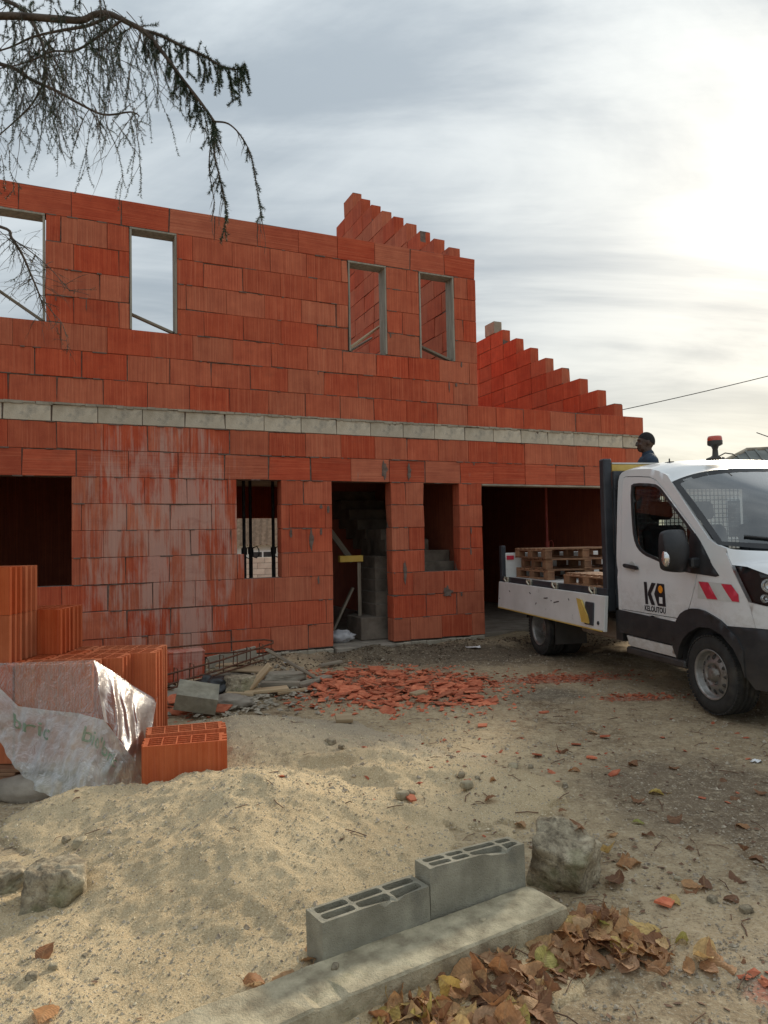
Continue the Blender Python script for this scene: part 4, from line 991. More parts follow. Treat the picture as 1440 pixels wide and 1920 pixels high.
# wheels
def wheel(x, y, sg, dual=False):
    w = empty('wheel', (x, y, .335), 0, truck); Mx = Matrix.Rotation(-sg * R(90), 4, 'X')   # local z points outwards
    prof = [(.205, -.11), (.25, -.118), (.30, -.115), (.322, -.098), (.333, -.085), (.3345, -.062), (.326, -.058), (.326, -.050), (.336, -.046), (.3365, -.018), (.327, -.014), (.327, -.004), (.3365, .0), (.3365, .026), (.327, .030), (.327, .038), (.336, .042), (.334, .075), (.322, .098), (.30, .113), (.255, .117), (.215, .108), (.205, .10)]
    m = MB(); m.lathe(prof, 56, Mx, smooth=True); t = m.build('tyre', MAT['rubber'], w)
    blk = MB()
    for k in range(56):
        a = 2 * math.pi * k / 56
        for h0, h1, sh in ((-.112, -.068, .02), (.066, .111, -.02)):
            Q = Mx @ Matrix.Rotation(a + sh, 4, 'Z'); blk.box((.3265, 0, (h0 + h1) / 2), (.012, .026, abs(h1 - h0) * .85), Q)
    props(blk.build('tread_blocks', MAT['rubber'], t), kind='stuff')
    if not dual: rp = [(.207, .10), (.214, .112), (.205, .116), (.192, .095), (.186, .06), (.175, .052), (.15, .066), (.11, .088), (.092, .092), (.088, .075), (.06, .07), (.055, .10), (.03, .112), (.0, .113)]
    else: rp = [(.207, .10), (.214, .112), (.205, .116), (.195, .085), (.182, .02), (.176, -.03), (.16, -.05), (.10, -.055), (.085, -.02), (.08, .03), (.04, .04), (.0, .04)]
    m = MB(); m.lathe(rp, 40, Mx); rm = m.build('rim', MAT['rim'], w)
    m = MB()
    for k in range(12):
        a = 2 * math.pi * k / 12; rr = .146; h = (.070 if not dual else -.046)
        Q = Mx @ Matrix.Rotation(a, 4, 'Z') @ Matrix.Translation((rr, 0, h)) @ Matrix.Rotation(R(33) if not dual else 0, 4, 'Y')
        m.lathe([(.0, .006), (.024, .006), (.024, -.02)], 14, Q @ Matrix.Diagonal((1.0, .62, 1, 1)))
    m.build('vent_hole', MAT['hub_dark'], rm)
    m = MB()
    for k in range(5):
        a = 2 * math.pi * k / 5; m.lathe([(.0, .022), (.011, .02), (.012, .0)], 6, Mx @ Matrix.Rotation(a, 4, 'Z') @ Matrix.Translation((.075, 0, .075 if not dual else .03)), smooth=False)
    m.build('wheel_nut', MAT['rim'], rm)
    return w
for sg in (-1, 1):
    wheel(0 - .06, sg * .865, sg)
    wheel(-3.42, sg * .90, sg, True); 
    w2 = empty('wheel', (-3.42, sg * .63, .335), 0, truck); m = MB(); m.lathe([(.20, -.1), (.30, -.11), (.334, -.08), (.334, .08), (.30, .11), (.2, .1)], 40, Matrix.Rotation(R(90), 4, 'X')); m.build('tyre', MAT['rubber'], w2)
    m = MB(); m.grid(lambda a, b: (-3.42 - .43 * math.cos(math.pi * (.08 + .84 * a)), sg * (.52 + .48 * b), .335 + .40 * math.sin(math.pi * (.08 + .84 * a))), 14, 2); m.build('mudguard', MAT['black_plastic'], truck)
    m = MB(); m.box((-2.97, sg * .78, .36), (.012, .42, .34)); m.build('mud_flap', MAT['black_plastic'], truck)
# chassis
m = MB()
for y in (-.40, .40): m.span((-4.5, y - .04, .55), (-.9, y + .04, .72))
for x in (-4.3, -3.42, -2.6, -1.9): m.span((x - .04, -.4, .58), (x + .04, .4, .68))
m.tube([(-3.42, -.8, .34), (-3.42, .8, .34)], .06, 10); m.tube([(-.06, -.8, .34), (-.06, .8, .34)], .05, 10); m.build('chassis', MAT['dark_grey'], truck)
m = MB(); m.span((-2.55, -.86, .40), (-1.62, -.50, .62)); m.build('storage_box', MAT['concrete_dark'], truck, bevel=.02)
m = MB(); m.span((-2.5, .45, .38), (-1.7, .82, .66)); m.build('fuel_tank', MAT['dark_grey'], truck, bevel=.04)
m = MB(); m.span((-1.60, -.95, .43), (-1.47, .95, .74)); m.build('cab_skirt', MAT['black_plastic'], truck)
# load bed
m = MB(); m.span((-4.60, -1.01, .90), (-1.64, 1.01, .955)); bed = m.build('bed_floor', MAT['steel_bed'], truck)
for sg in (-1, 1):
    m = MB(); m.span((-4.62, sg * 1.0115 - .02 * (sg < 0), .885), (-1.62, sg * 1.0115 + .02 * (sg > 0), .968)); rl = m.build('bed_rail', MAT['dark_grey'], truck, bevel=.006)
    for x in ((-4.42, -3.62, -2.85, -1.92)):
        q = MB(); q.box((x, sg * 1.04, .955), (.13, .03, .028)); q.tube([(x - .05, sg * 1.05, .965), (x, sg * 1.075, .935), (x + .05, sg * 1.065, .90)], .014, 6); q.box((x + .07, sg * 1.045, .925), (.03, .03, .06)); q.build('latch', MAT['brass'], rl, bevel=.004)
# right side board hanging down, left one up
sb = empty('side_board', (0, -1.05, .895), 0, truck); sb.rotation_euler = (R(-4), 0, 0)
m = MB(); m.span((-4.62, -.028, -.375), (-1.60, 0, -.002)); m.build('panel', MAT['panel_white'], sb, bevel=.006)
m = MB(); m.span((-4.62, -.033, -.387), (-1.62, .002, -.374)); m.build('edge_strip', MAT['yellow_paint'], sb, bevel=.004)
m = MB(); m.span((-1.595, -.034, -.38), (-1.57, .006, .0)); m.build('end_cap', MAT['panel_white'], sb, bevel=.004)
m = MB(); m.box((-1.89, -.036, -.215), (.19, .016, .25)); m.build('clasp_recess', MAT['dark_grey'], sb, bevel=.02)
m = MB(); m.prism([(-2.16, -.07), (-2.05, -.08), (-1.94, -.20), (-1.90, -.24), (-1.86, -.32), (-2.02, -.32), (-2.06, -.25)], 0, .02, M=Matrix.Translation((0, -.036, 0)) @ Matrix.Rotation(R(90), 4, 'X')); m.build('clasp_handle', MAT['yellow_paint'], sb, bevel=.005)
m = MB(); m.lathe([(0, .008), (.02, .007), (.022, 0)], 14, Matrix.Translation((-1.70, -.030, -.30)) @ Matrix.Rotation(R(90), 4, 'X')); m.build('bolt', MAT['dark_grey'], sb)
for x, z, L, a in ((-3.02, -.13, .11, -6), (-2.72, -.155, .14, -9), (-2.86, -.15, .02, 0), (-3.5, -.10, .05, 15), (-3.3, -.22, .03, -50), (-4.2, -.12, .04, 20), (-4.57, -.25, .015, 80), (-2.4, -.1, .03, 40)):
    m = MB(); m.box((0, 0, 0), (L, .003, .012)); m.build('scrape', MAT['black_print'], sb, (x, -.0295, z), (0, R(a), 0))
m = MB(); m.span((-4.60, 1.055, .50), (-1.62, 1.083, .89)); m.build('side_board', MAT['panel_white'], truck, bevel=.006)
tg = MB(); tg.span((-4.645, -1.0, .90), (-4.605, 1.0, 1.31)); tgo = tg.build('tailboard', MAT['panel_white'], truck, bevel=.006)
for sg in (-1, 1):
    m = MB(); m.span((-4.70, sg * 1.0 - .035, .80), (-4.60, sg * 1.0 + .035, 1.42)); m.build('corner_post', MAT['dark_grey'], truck, bevel=.012)
m = MB(); m.box((-4.599, -.90, 1.24), (.012, .11, .06)); m.build('red_reflector', MAT['red_sign'], tgo)
m = MB(); m.box((-4.62, -.72, .86), (.03, .3, .11)); m.build('tail_lamp', MAT['red_sign'], truck)
# headboard of dark ribbed panels with posts, top rail and guard mesh
hb = empty('headboard', (-1.68, 0, .0), 0, truck)
for sg in (-1, 1):
    m = MB(); m.span((-.05, sg * .97 - .05, .72), (.05, sg * .97 + .05, 2.36)); m.build('post', MAT['dark_grey'], hb, bevel=.012)
    m = MB(); m.span((.051, sg * .80 - .13, .76), (.10, sg * .80 + .13, 2.22)); m.build('side_plate', MAT['dark_grey'], hb, bevel=.006)
    for k in range(5):
        m = MB(); m.span((.101, sg * .80 - .13, 1.02 + .25 * k), (.112, sg * .80 + .13, 1.05 + .25 * k)); m.build('rib', MAT['dark_grey'], hb)
    m = MB()
    for k in range(9): m.span((-.053, sg * .985 - .02, 1.36 + .056 * k), (-.05, sg * .985 + .02, 1.386 + .056 * k))
    m.build('red_dash', MAT['red_sign'], hb)
    m = MB(); m.span((-.0525, sg * .985 - .022, 1.34), (-.0502, sg * .985 + .022, 1.87)); m.build('reflective_strip', MAT['white_print'], hb)
m = MB(); m.span((-.04, -.92, 2.225), (.05, .92, 2.30)); m.build('top_rail', MAT['yellow_paint'], hb, bevel=.005)
m = MB(); m.span((-.042, -.92, 2.302), (.055, .92, 2.318)); m.build('top_cap', MAT['grey_sign'], hb)
m = MB(); m.span((-.03, -.92, .76), (.03, .92, 1.34)); m.build('lower_panel', MAT['dark_grey'], hb)
m = MB()
for k in range(27): y = -.66 + 1.32 * k / 26; m.tube([(0, y, 1.34), (0, y, 2.23)], .005, 5, False)
for k in range(18): z = 1.36 + .05 * k; m.tube([(.008, -.67, z), (.008, .67, z)], .005, 5, False)
m.build('guard_mesh', MAT['dark_grey'], hb)

# pallets on the bed
_pal = {}
def pallet_parts():
    if not _pal:
        def b(n, d): m = MB(); m.box((0, 0, 0), d); _pal[n] = m.mesh(n, MAT['pallet_wood'], bevel=.003)
        b('deck_board', (.095, 1.2, .02)); b('bearer', (1.0, .10, .02)); b('block', (.13, .10, .078)); b('skid', (1.0, .10, .02))
    return _pal
def pallet(loc, rz, label, sx=1.0, n=7, tilt=(0, 0)):
    P = pallet_parts(); t = thing('wooden_pallet', label, 'pallet', loc, 0, None); t.rotation_euler = (tilt[0], tilt[1], rz)
    for y in (-.55, 0, .55):
        link('skid', P['skid'], t, (0, y * sx, .010)); link('bearer', P['bearer'], t, (0, y * sx, .109))
        for x in (-.43, 0, .43): link('block', P['block'], t, (x, y * sx, .0595))
    for k in range(n):
        link('deck_board', P['deck_board'], t, (-.45 + .9 * k / (n - 1), 0, .130), (0, 0, 0), (1, sx, 1))
    return t
def tpt(x, y, z): return TM @ Vector((x, y, z))
tr = math.atan2(TFW.y, TFW.x)
zb = .957
pallet(tpt(-4.06, -.22, zb), tr + R(2), 'grey wooden pallet at the bottom of the stack on the truck bed')
pallet(tpt(-4.03, -.18, zb + .1415), tr - R(4), 'middle pallet of the stack on the truck bed, set back a little')
pallet(tpt(-4.05, -.24, zb + .283), tr + R(1), 'topmost pallet of the stack on the truck bed with reddish boards')
pallet(tpt(-2.18, -.74, zb), tr + R(3), 'small single pallet lying behind the headboard of the truck', .36)

# ------------------------------------------------------------------ person on the bed
def person():
    t = thing('person', 'person in dark jacket standing on the truck bed, looking to the left', 'person', tpt(-2.04, -.24, zb), 0)
    vdir = R(180 - 6)   # faces to the left of the picture
    t.rotation_euler = (0, 0, vdir)
    # local x = forward, y = left, z = up; height 1.76
    def cap(m, pts, rs, n=12):
        m.tube(pts, rs, n); 
        for p, r in ((pts[0], rs[0]), (pts[-1], rs[-1])): m.ball(p, r, n, 8)
    def remesh(o, vox, it=6):
        r = o.modifiers.new('r', 'REMESH'); r.mode = 'VOXEL'; r.voxel_size = vox; r.use_smooth_shade = True
        s = o.modifiers.new('s', 'SMOOTH'); s.factor = .5; s.iterations = it
    b = MB()
    b.ball((.0, 0, 1.655), (.092, .074, .102), 24, 16); b.ball((.035, 0, 1.60), (.062, .055, .075), 20, 14); b.ball((.062, 0, 1.558), (.032, .034, .026), 14, 10)   # skull, face, chin
    b.ball((.098, 0, 1.632), (.020, .014, .026), 12, 8); b.ball((.108, 0, 1.615), (.016, .018, .012), 12, 8)     # nose
    b.ball((.090, 0, 1.583), (.014, .026, .008), 12, 8); b.ball((.086, 0, 1.571), (.014, .024, .008), 12, 8)     # lips
    b.ball((.080, 0, 1.676), (.020, .052, .010), 12, 8)                                                          # brow
    for s in (-1, 1):
        b.ball((-.008, s * .076, 1.637), (.020, .010, .032), 10, 8); b.ball((.066, s * .034, 1.615), (.026, .022, .022), 10, 8)
    cap(b, [(-.02, 0, 1.46), (-.005, 0, 1.58)], [.058, .055])
    cap(b, [(0, 0, .98), (0, 0, 1.15), (-.01, 0, 1.35)], [.13, .12, .13]); 
    for s in (-1, 1):
        cap(b, [(-.01, s * .08, 1.42), (-.01, s * .185, 1.40)], [.06, .055])
        cap(b, [(-.01, s * .19, 1.39), (-.03, s * .235, 1.12), (.04, s * .235, .88)], [.05, .042, .03])
        cap(b, [(0, s * .09, .95), (.01, s * .10, .52), (-.02, s * .10, .09)], [.085, .058, .042]); b.ball((.05, s * .10, .045), (.13, .045, .045), 14, 8)
        h = Vector((.045, s * .235, .83)); b.ball(h, (.042, .018, .045), 12, 8)
        for k in range(4): x = .045 + (k - 1.5) * .019; cap(b, [(x, s * .235, .80), (x + .004, s * .232, .755), (x + .012, s * .226, .722 + abs(k - 1.4) * .008)], [.0085, .008, .007], 8)
        cap(b, [(.07, s * .228, .845), (.094, s * .222, .815), (.096, s * .220, .788)], [.010, .009, .008], 8)
    o = b.build('body', MAT['skin'], t); remesh(o, .0075, 3)
    j = MB()
    for k, (z, rx, ry) in enumerate(((.92, .14, .20), (1.05, .135, .19), (1.2, .135, .195), (1.33, .13, .205), (1.42, .10, .18))): j.ball((-.005, 0, z), (rx, ry, .13 if z < 1.4 else .07), 20, 12)
    for s in (-1, 1): cap(j, [(-.01, s * .12, 1.43), (-.01, s * .195, 1.395)], [.078, .075]); cap(j, [(-.01, s * .20, 1.385), (-.03, s * .245, 1.12), (.035, s * .243, .90)], [.072, .062, .05])
    cap(j, [(-.025, 0, 1.46), (-.02, 0, 1.50)], [.078, .072])
    o = j.build('jacket', MAT['jacket'], t); remesh(o, .014, 4)
    j = MB()
    for s in (-1, 1): cap(j, [(0, s * .09, .93), (.01, s * .10, .52), (-.02, s * .10, .10)], [.11, .082, .075])
    j.ball((0, 0, .93), (.13, .18, .10), 16, 10); o = j.build('trousers', MAT['trousers'], t); remesh(o, .016, 4)
    j = MB(); j.ball((-.010, 0, 1.668), (.095, .080, .098), 24, 16)
    j = MB(); V = []; n, mm = 28, 12
    def cap_pt(u, v):
        th = 2 * math.pi * u; ph = v * (1.55 + .42 * math.cos(th + math.pi)); d = Vector((math.sin(ph) * math.cos(th), math.sin(ph) * math.sin(th), math.cos(ph)))
        return (-.004 + .098 * d.x, .0805 * d.y, 1.655 + .110 * d.z)
    j.grid(cap_pt, n, mm); j.build('hair', MAT['hair'], t)
    for s in (-1, 1):
        j = MB(); j.span((-.10, s * .10 - .052, .0), (.185, s * .10 + .052, .075)); j.span((-.10, s * .10 - .05, .07), (.06, s * .10 + .05, .14)); j.build('shoe', MAT['hair'], t, bevel=.025)
person()
# ------------------------------------------------------------------ hollow bricks
def hollow_outline(L, T):
    """plan of a brick with tongue-and-groove ends"""
    h = T / 2; l = L / 2; e = []
    ys = [-h, -.70 * h, -.62 * h, -.38 * h, -.30 * h, -.06 * h, .02 * h, .26 * h, .34 * h, .58 * h, .66 * h, h]
    xo = [0, 0, .030, .030, 0, 0, .030, .030, 0, 0, .018, .018]
    right = [(l - o, y) for y, o in zip(ys, xo)]; left = [(-l - (.010 if o else 0), y) for y, o in zip(ys, xo)][::-1]
    return right + left
def hollow_mesh(L=.5, Hh=.314, T=.2, nx=5, ny=4, mat='brick_new'):
    m = MB(); o = hollow_outline(L, T); holes = []; x0 = -L / 2 + .022; x1 = L / 2 - .045; y0 = -T / 2 + .012; y1 = T / 2 - .012
    cw = (x1 - x0) / nx; ch = (y1 - y0) / ny
    for i in range(nx):
        for j in range(ny):
            a, b = x0 + cw * i + .004, x0 + cw * (i + 1) - .004; c, d = y0 + ch * j + .0035, y0 + ch * (j + 1) - .0035
            holes.append([(a, c), (b, c), (b, d), (a, d)])
    m.prism(o, 0, Hh, holes, hole_z0=.02); return m.mesh('hollow_brick', MAT[mat])
HB = hollow_mesh()
HBH = MB()
# small wedge-shaped lifting holes in the brick ends
HBH.prism([(-.012, .018), (.012, .018), (.0, -.02)], 0, .004)
def hbrick(loc, rz, label, group, tilt=(0, 0), mesh=HB, holes=True):
    o = link('hollow_brick', mesh, None, loc, (tilt[0], tilt[1], rz)); props(o, label, 'brick', group)
    if holes:
        for y in (-.045, .045):
            m = link('lifting_hole', LH, o, (.2505 if abs(y) > 1 else .2210, y * 1.06 - .003, .235), (R(90), 0, R(90)))
    return o
LH = HBH.mesh('lifting_hole', MAT['hub_dark'])
# pair standing on the sand
zz = gz(-1.3, 4.5) + .0
hbrick((-1.268, 4.50, zz), math.atan2(.115, .49), 'fresh hollow brick standing alone on the sand, nearer of the pair', None)
hbrick((-1.335, 4.765, zz + .004), math.atan2(.135, .47), 'fresh hollow brick of the pair on the sand, half hidden behind the other', None)
# strapped stack on a pallet at the left
sp_rz = R(2.0)
px0 = Vector((-2.62, 4.98, 0)); z0 = gz(-2.6, 4.9)
pallet((-2.42, 5.02, z0 + .0), R(92), 'dark wooden pallet under the stack of bricks at the left', .9, 7)
rows = [4.63, 4.835, 5.04, 5.245]
zt = z0 + .143
rowend = [-1.91, -1.79, -1.63, -1.66]
place = {0: 'row nearest the sand', 1: 'second row from the sand', 2: 'third row from the sand', 3: 'rear row'}
for tier in (0, 1):
    for r, y in enumerate(rows):
        for k in range(2):
            xe = rowend[r] - .515 * k
            hbrick((xe - .25, y + .1, zt + tier * .3165), sp_rz * 0 + rnd.uniform(-.01, .01), 'hollow brick, %s tier of wrapped stack, %s, %s end' % (('bottom', 'second')[tier], place[r], ('right', 'inner')[k]), None, holes=(tier == 1 and k == 0 and r > 0))
for k in range(2):
    for r, y in enumerate(rows[:2]):
        for tier in (2, 3):
            if k == 1 and tier == 3 and r == 1: pass
            hbrick((-2.46 - .25 - .515 * k, y + .13, zt + tier * .3165), rnd.uniform(-.01, .01), 'orange brick in tall part of stack, %s tier, %s row, %s' % (('third', 'top')[tier - 2], ('near', 'rear')[r], ('right end', 'inner end')[k]), None)
for r, y in enumerate(rows[2:]):
    hbrick((-2.30 - .25, y + .10, zt + 2 * .3165), rnd.uniform(-.02, .02), 'hollow brick of the single step behind the tall part of the stack, %s' % ('nearer', 'farther')[r], None)
# plastic wrapping pulled down round the stack
def patch(top, bot, nu, nv, amp, seed, fr=6.0):
    def lin(a, t):
        n = len(a) - 1; k = min(int(t * n), n - 1); f = t * n - k; f = f * f * (3 - 2 * f) * .5 + f * .5
        return a[k].lerp(a[k + 1], f)
    T_ = [atY(*p) for p in top]; B_ = [atY(*p) for p in bot]
    def f(u, v):
        p = lin(T_, u).lerp(lin(B_, u), v); e = min(1, 4 * v + .15)
        q = noise.ridged_multi_fractal((p.x * fr + seed, p.z * fr * .6 + p.x * 2, seed), 1, 2.1, 4, 1.0, 2.0) - 1.0
        w = fbm(p.x * fr * 1.8, p.z * fr * .8, seed, 3)
        p = p + Vector((.15 * w, -1, .1)).normalized() * amp * e * (q * .6 + w * .6)
        p.z = max(p.z, .012); return p
    return f
sheet = thing('plastic_wrapping', 'torn milky plastic wrapping slumped over the foot of the brick stack', 'plastic sheet', (-2.1, 4.5, 0))
IM = Matrix.Translation((2.1, -4.5, 0))
top = [(-230, 1240, 4.62), (-80, 1262, 4.60), (0, 1290, 4.59), (35, 1324, 4.58), (95, 1332, 4.56), (145, 1337, 4.55), (195, 1350, 4.50), (225, 1388, 4.50), (252, 1425, 4.52), (264, 1450, 4.56)]
bot = [(-230, 1270, 4.56), (-80, 1330, 4.50), (0, 1392, 4.44), (30, 1440, 4.38), (62, 1478, 4.33), (105, 1500, 4.27), (150, 1504, 4.24), (195, 1492, 4.32), (235, 1478, 4.42), (265, 1466, 4.52)]
fl_ = patch(top, bot, 90, 40, .042, 3.3, 7.5)
m = MB(); m.grid(lambda u, v: IM @ fl_(u, v), 120, 50); m.build('loose_sheet', MAT['film'], sheet)
top2 = [(-230, 1243, 4.622), (0, 1243, 4.622), (90, 1241, 4.622), (176, 1237, 4.620)]
bot2 = [(-230, 1262, 4.60), (0, 1300, 4.595), (60, 1335, 4.59), (197, 1352, 4.515)]
f2 = patch(top2, bot2, 60, 20, .003, 7.7)
m = MB(); m.grid(lambda u, v: IM @ f2(u, v), 60, 20); m.build('tight_film', MAT['film_clear'], sheet)
top3 = [(176, 1237, 4.62), (210, 1258, 4.75), (250, 1286, 4.90), (294, 1312, 5.06)]
bot3 = [(196, 1350, 4.51), (226, 1388, 4.50), (254, 1428, 4.53), (266, 1464, 4.60)]
f3_ = patch(top3, bot3, 60, 30, .010, 12.1, 6)
def f3(u, v):
    p = f3_(u, v); return p + Vector((.25, -1, .1)).normalized() * .020 * math.sin(u * 23 + 3 * fbm(u * 3, v * 2, 2.2, 2) + v * 2) * min(1, v * 1.6 + .05)
m = MB(); m.grid(lambda u, v: IM @ f3(u, v), 70, 40); m.build('stretched_flap', MAT['film_flap'], sheet)
bot4 = [(276, 1400, 4.9), (280, 1400, 4.95), (284, 1395, 5.0), (290, 1390, 5.06)]
f4 = patch([(250, 1288, 4.90), (266, 1297, 4.96), (280, 1305, 5.02), (296, 1306, 5.07)], bot4, 20, 20, .012, 15.0, 8)
m = MB(); m.grid(lambda u, v: IM @ f4(u, v), 20, 26); m.build('hanging_end', MAT['film_flap'], sheet)
def film_text(txt, u0, u1, v0, v1, f, slant=0.0):
    V, F = tmesh(txt, 1.0, .012); wd = max(v[0] for v in V); ht = .75; m = MB(); out = []
    for x, y, _ in V:
        u = u0 + (u1 - u0) * x / wd; v = v1 + (v0 - v1) * y / ht + slant * (x / wd); out.append(IM @ (f(u, v) + Vector((.001, -.006, .002))))
    m.add(out, F); m.build('printed_letters', MAT['green_film'], sheet)
MAT['green_film'] = film_mat('green_print_on_film', (.35, .75), (.20, .42, .24), 9.0)
film_text("bric", .30, .47, .16, .38, fl_)
film_text("bio'bric", .60, .80, .10, .30, fl_, .18)

# ------------------------------------------------------------------ kerb, cinder blocks, stones
kd = Vector((.875, .545, 0)).normalized(); kn = Vector((-kd.y, kd.x, 0)); ka = math.atan2(kd.y, kd.x)
def kpt(a, b, z): p = Vector((.691, 2.813, 0)) + kd * a + kn * b; return (p.x, p.y, z)
kerb = thing('concrete_kerb', 'long weathered concrete kerb stone beside the leaf pile', 'kerb', kpt(0, 0, 0), ka)
def kerb_mesh():
    m = MB(); nx, ny = 70, 10; L = 1.75; W = .225; Ht = .105
    def f(i, j):  # cross-section ring
        pass
    ring = [(0, -.06), (0, .03), (0, .07), (.001, Ht - .009), (.008, Ht - .001), (.04, Ht), (.11, Ht + .001), (.17, Ht), (.210, Ht - .001), (.221, Ht - .008), (W, .04), (W, -.06)]
    n = len(ring); V = []; F = []
    for i in range(nx + 1):
        x = -L * i / nx; end = sstep(-.001, -.03, x)
        for k, (b, z) in enumerate(ring):
            nz = .0035 * fbm(x * 6, b * 9, k * .3, 3) + .002 * fbm(x * 30, b * 30 + k, 3.3, 2)
            chip = 0
            if -1.08 < x < -.98 and k in (3, 4, 5): chip = .012
            broken = .008 * sstep(-1.02, -1.2, x) * (1 if 2 < k < 10 else 0)
            V.append((x + (.006 * fbm(b * 20, z * 20, 1, 2) if i == 0 else 0), b + nz * (.8 if k < 4 else .3) + (.012 * (1 - end) if b < .1 else -.012 * (1 - end)), z + nz - chip - broken * (.7 + .6 * fbm(x * 9, b * 9, 2, 3)) - (.012 * (1 - end) if z > .05 else 0)))
    for i in range(nx):
        for k in range(n - 1): F.append((i * n + k, i * n + k + 1, (i + 1) * n + k + 1, (i + 1) * n + k))
    m.add(V, F, False); m.add(V[:n], [tuple(range(n))[::-1]]); m.add(V[-n:], [tuple(range(n))]); return m
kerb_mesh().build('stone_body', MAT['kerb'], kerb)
def cinder(loc, rz, label, L, T, Hh, cells, tilt=(0, 0), broken=()):
    m = MB(); holes = []; x = -L / 2 + .020; nx = len(cells); tot = sum(cells); sc = (L - .040 - .014 * (nx - 1)) / tot; ch = (T - .014 * 2 - .012) / 2
    for cw in cells:
        for j in range(2):
            a, b = x, x + cw * sc; c = -T / 2 + .014 + j * (ch + .012); d = c + ch; r = .008
            holes.append([(a + r, c), (b - r, c), (b, c + r), (b, d - r), (b - r, d), (a + r, d), (a, d - r), (a, c + r)])
        x += cw * sc + .014
    o = densify([(-L / 2, -T / 2), (L / 2, -T / 2), (L / 2, T / 2), (-L / 2, T / 2)], .03)
    m.prism(o, 0, Hh, holes, hole_z0=.03)
    me = m.mesh('cinder_block', MAT['cinder'], weld=True)
    # worn, chipped arris
    for v in me.vertices:
        c = v.co
        k = .004 * fbm(c.x * 25, c.y * 25, c.z * 25, 3)
        c.x += k * .3; c.y += k * .3
        if c.z > Hh - .001:
            c.z -= abs(.003 * fbm(c.x * 18, c.y * 18, 3.1, 3))
            if c.y < -T / 2 + .002 or (c.y < -T / 2 + .018 and any(abs(c.x - b_[0]) < b_[1] for b_ in broken)):
                for bx, bw, dp in broken: c.z -= dp * sstep(bw * 1.15, bw * .7, abs(c.x - bx)) * (.75 + .5 * fbm(c.x * 60, 1, 2, 2))
    o = link('cinder_block', me, None, loc, (tilt[0], tilt[1], rz)); props(o, label, 'cinder block'); return o
cinder((-.078, 2.655, .025), math.atan2(.235, .365), 'grey hollow concrete block behind the kerb, nearer and lower one with chipped rim', .455, .125, .20, (1, 1.05, 1), (R(-2), 0), ((.06, .05, .022),))
cinder((.325, 2.912, .055), math.atan2(.24, .40), 'grey hollow concrete block behind the kerb, farther one next to the big stone', .475, .105, .215, (.7, .55, 1.1, .5), (R(-3), R(2)), ((.10, .06, .03),))
def boulder(loc, r, seed, label, name='stone', mat='rock', rz=0, cuts=(), lumpy=.28, grp=None, n=34):
    rg = random.Random(int(seed * 100)); extra = []
    if cuts and n > 20:
        for q in range(9):
            d = Vector((rg.gauss(0, 1), rg.gauss(0, 1), rg.gauss(0, 1))).normalized(); extra.append((d.x, d.y, d.z, rg.uniform(.80, .93)))
    cs = [(Vector(c[:3]).normalized(), c[3]) for c in list(cuts) + extra]
    def f(d):
        k = 1.0
        w = Vector((.10 * fbm(d.x * 2 + seed, d.y * 2, d.z * 2, 3), .10 * fbm(d.x * 2, d.y * 2 + seed, d.z * 2, 3), .10 * fbm(d.x * 2, d.y * 2, d.z * 2 + seed, 3)))
        e = d + w * (1 if cuts else 0)
        for nn, lim in cs:
            t = e.dot(nn)
            if t > 1e-3: k = min(k, lim / t)
        if not cuts: return 1 + lumpy * .35 * fbm(d.x * 2.2 + seed, d.y * 2.2, d.z * 2.2, 4)
        st = noise.ridged_multi_fractal((d.x * 2.5 + seed, d.y * 2.5, d.z * 5), 1.0, 2.2, 4, 1.0, 2.0)
        return k * (1 + .035 * fbm(d.x * 7 + seed, d.y * 7, d.z * 7, 4) - .03 * max(0, st - 1.5))
    m = MB(); nn_ = 72 if (cuts and n > 20) else n; m.ball((0, 0, 0), r, nn_, nn_ * 2 // 3, f=f)
    return props(m.build(name, MAT[mat], None, loc, (0, 0, rz)), label, 'stone', grp)
box_cuts = ((0, 0, 1, .62), (1, .1, 0, .70), (-1, 0, .1, .66), (0, -1, .15, .62), (.1, 1, 0, .66), (.6, -.7, -.3, .76), (-.6, -.6, .4, .80))
tilt_cuts = ((.05, -.42, .90, .56), (-.50, -.80, -.20, .60), (.86, -.48, -.18, .60), (-.95, .15, .15, .66), (.1, 1, .1, .66), (.0, -.62, -.78, .66), (.5, .2, .8, .72))
boulder((.765, 3.19, .118), (.20, .185, .20), 4.2, 'big rough angular stone with a leaf on top at the end of the kerb', rz=R(-8), cuts=tilt_cuts)
boulder((-1.42, 3.05, .085), (.17, .16, .17), 9.1, 'mossy rough stone half buried in the sand at the left edge', rz=R(15), cuts=box_cuts)
boulder((-1.70, 3.14, .06), (.14, .13, .12), 13.7, 'small pale stone partly out of frame at the left edge', rz=R(40), cuts=box_cuts)
boulder((-2.22, 4.40, .05), (.22, .10, .09), 17.0, 'dark earthy lump under the plastic at the left edge', mat='concrete_dark')
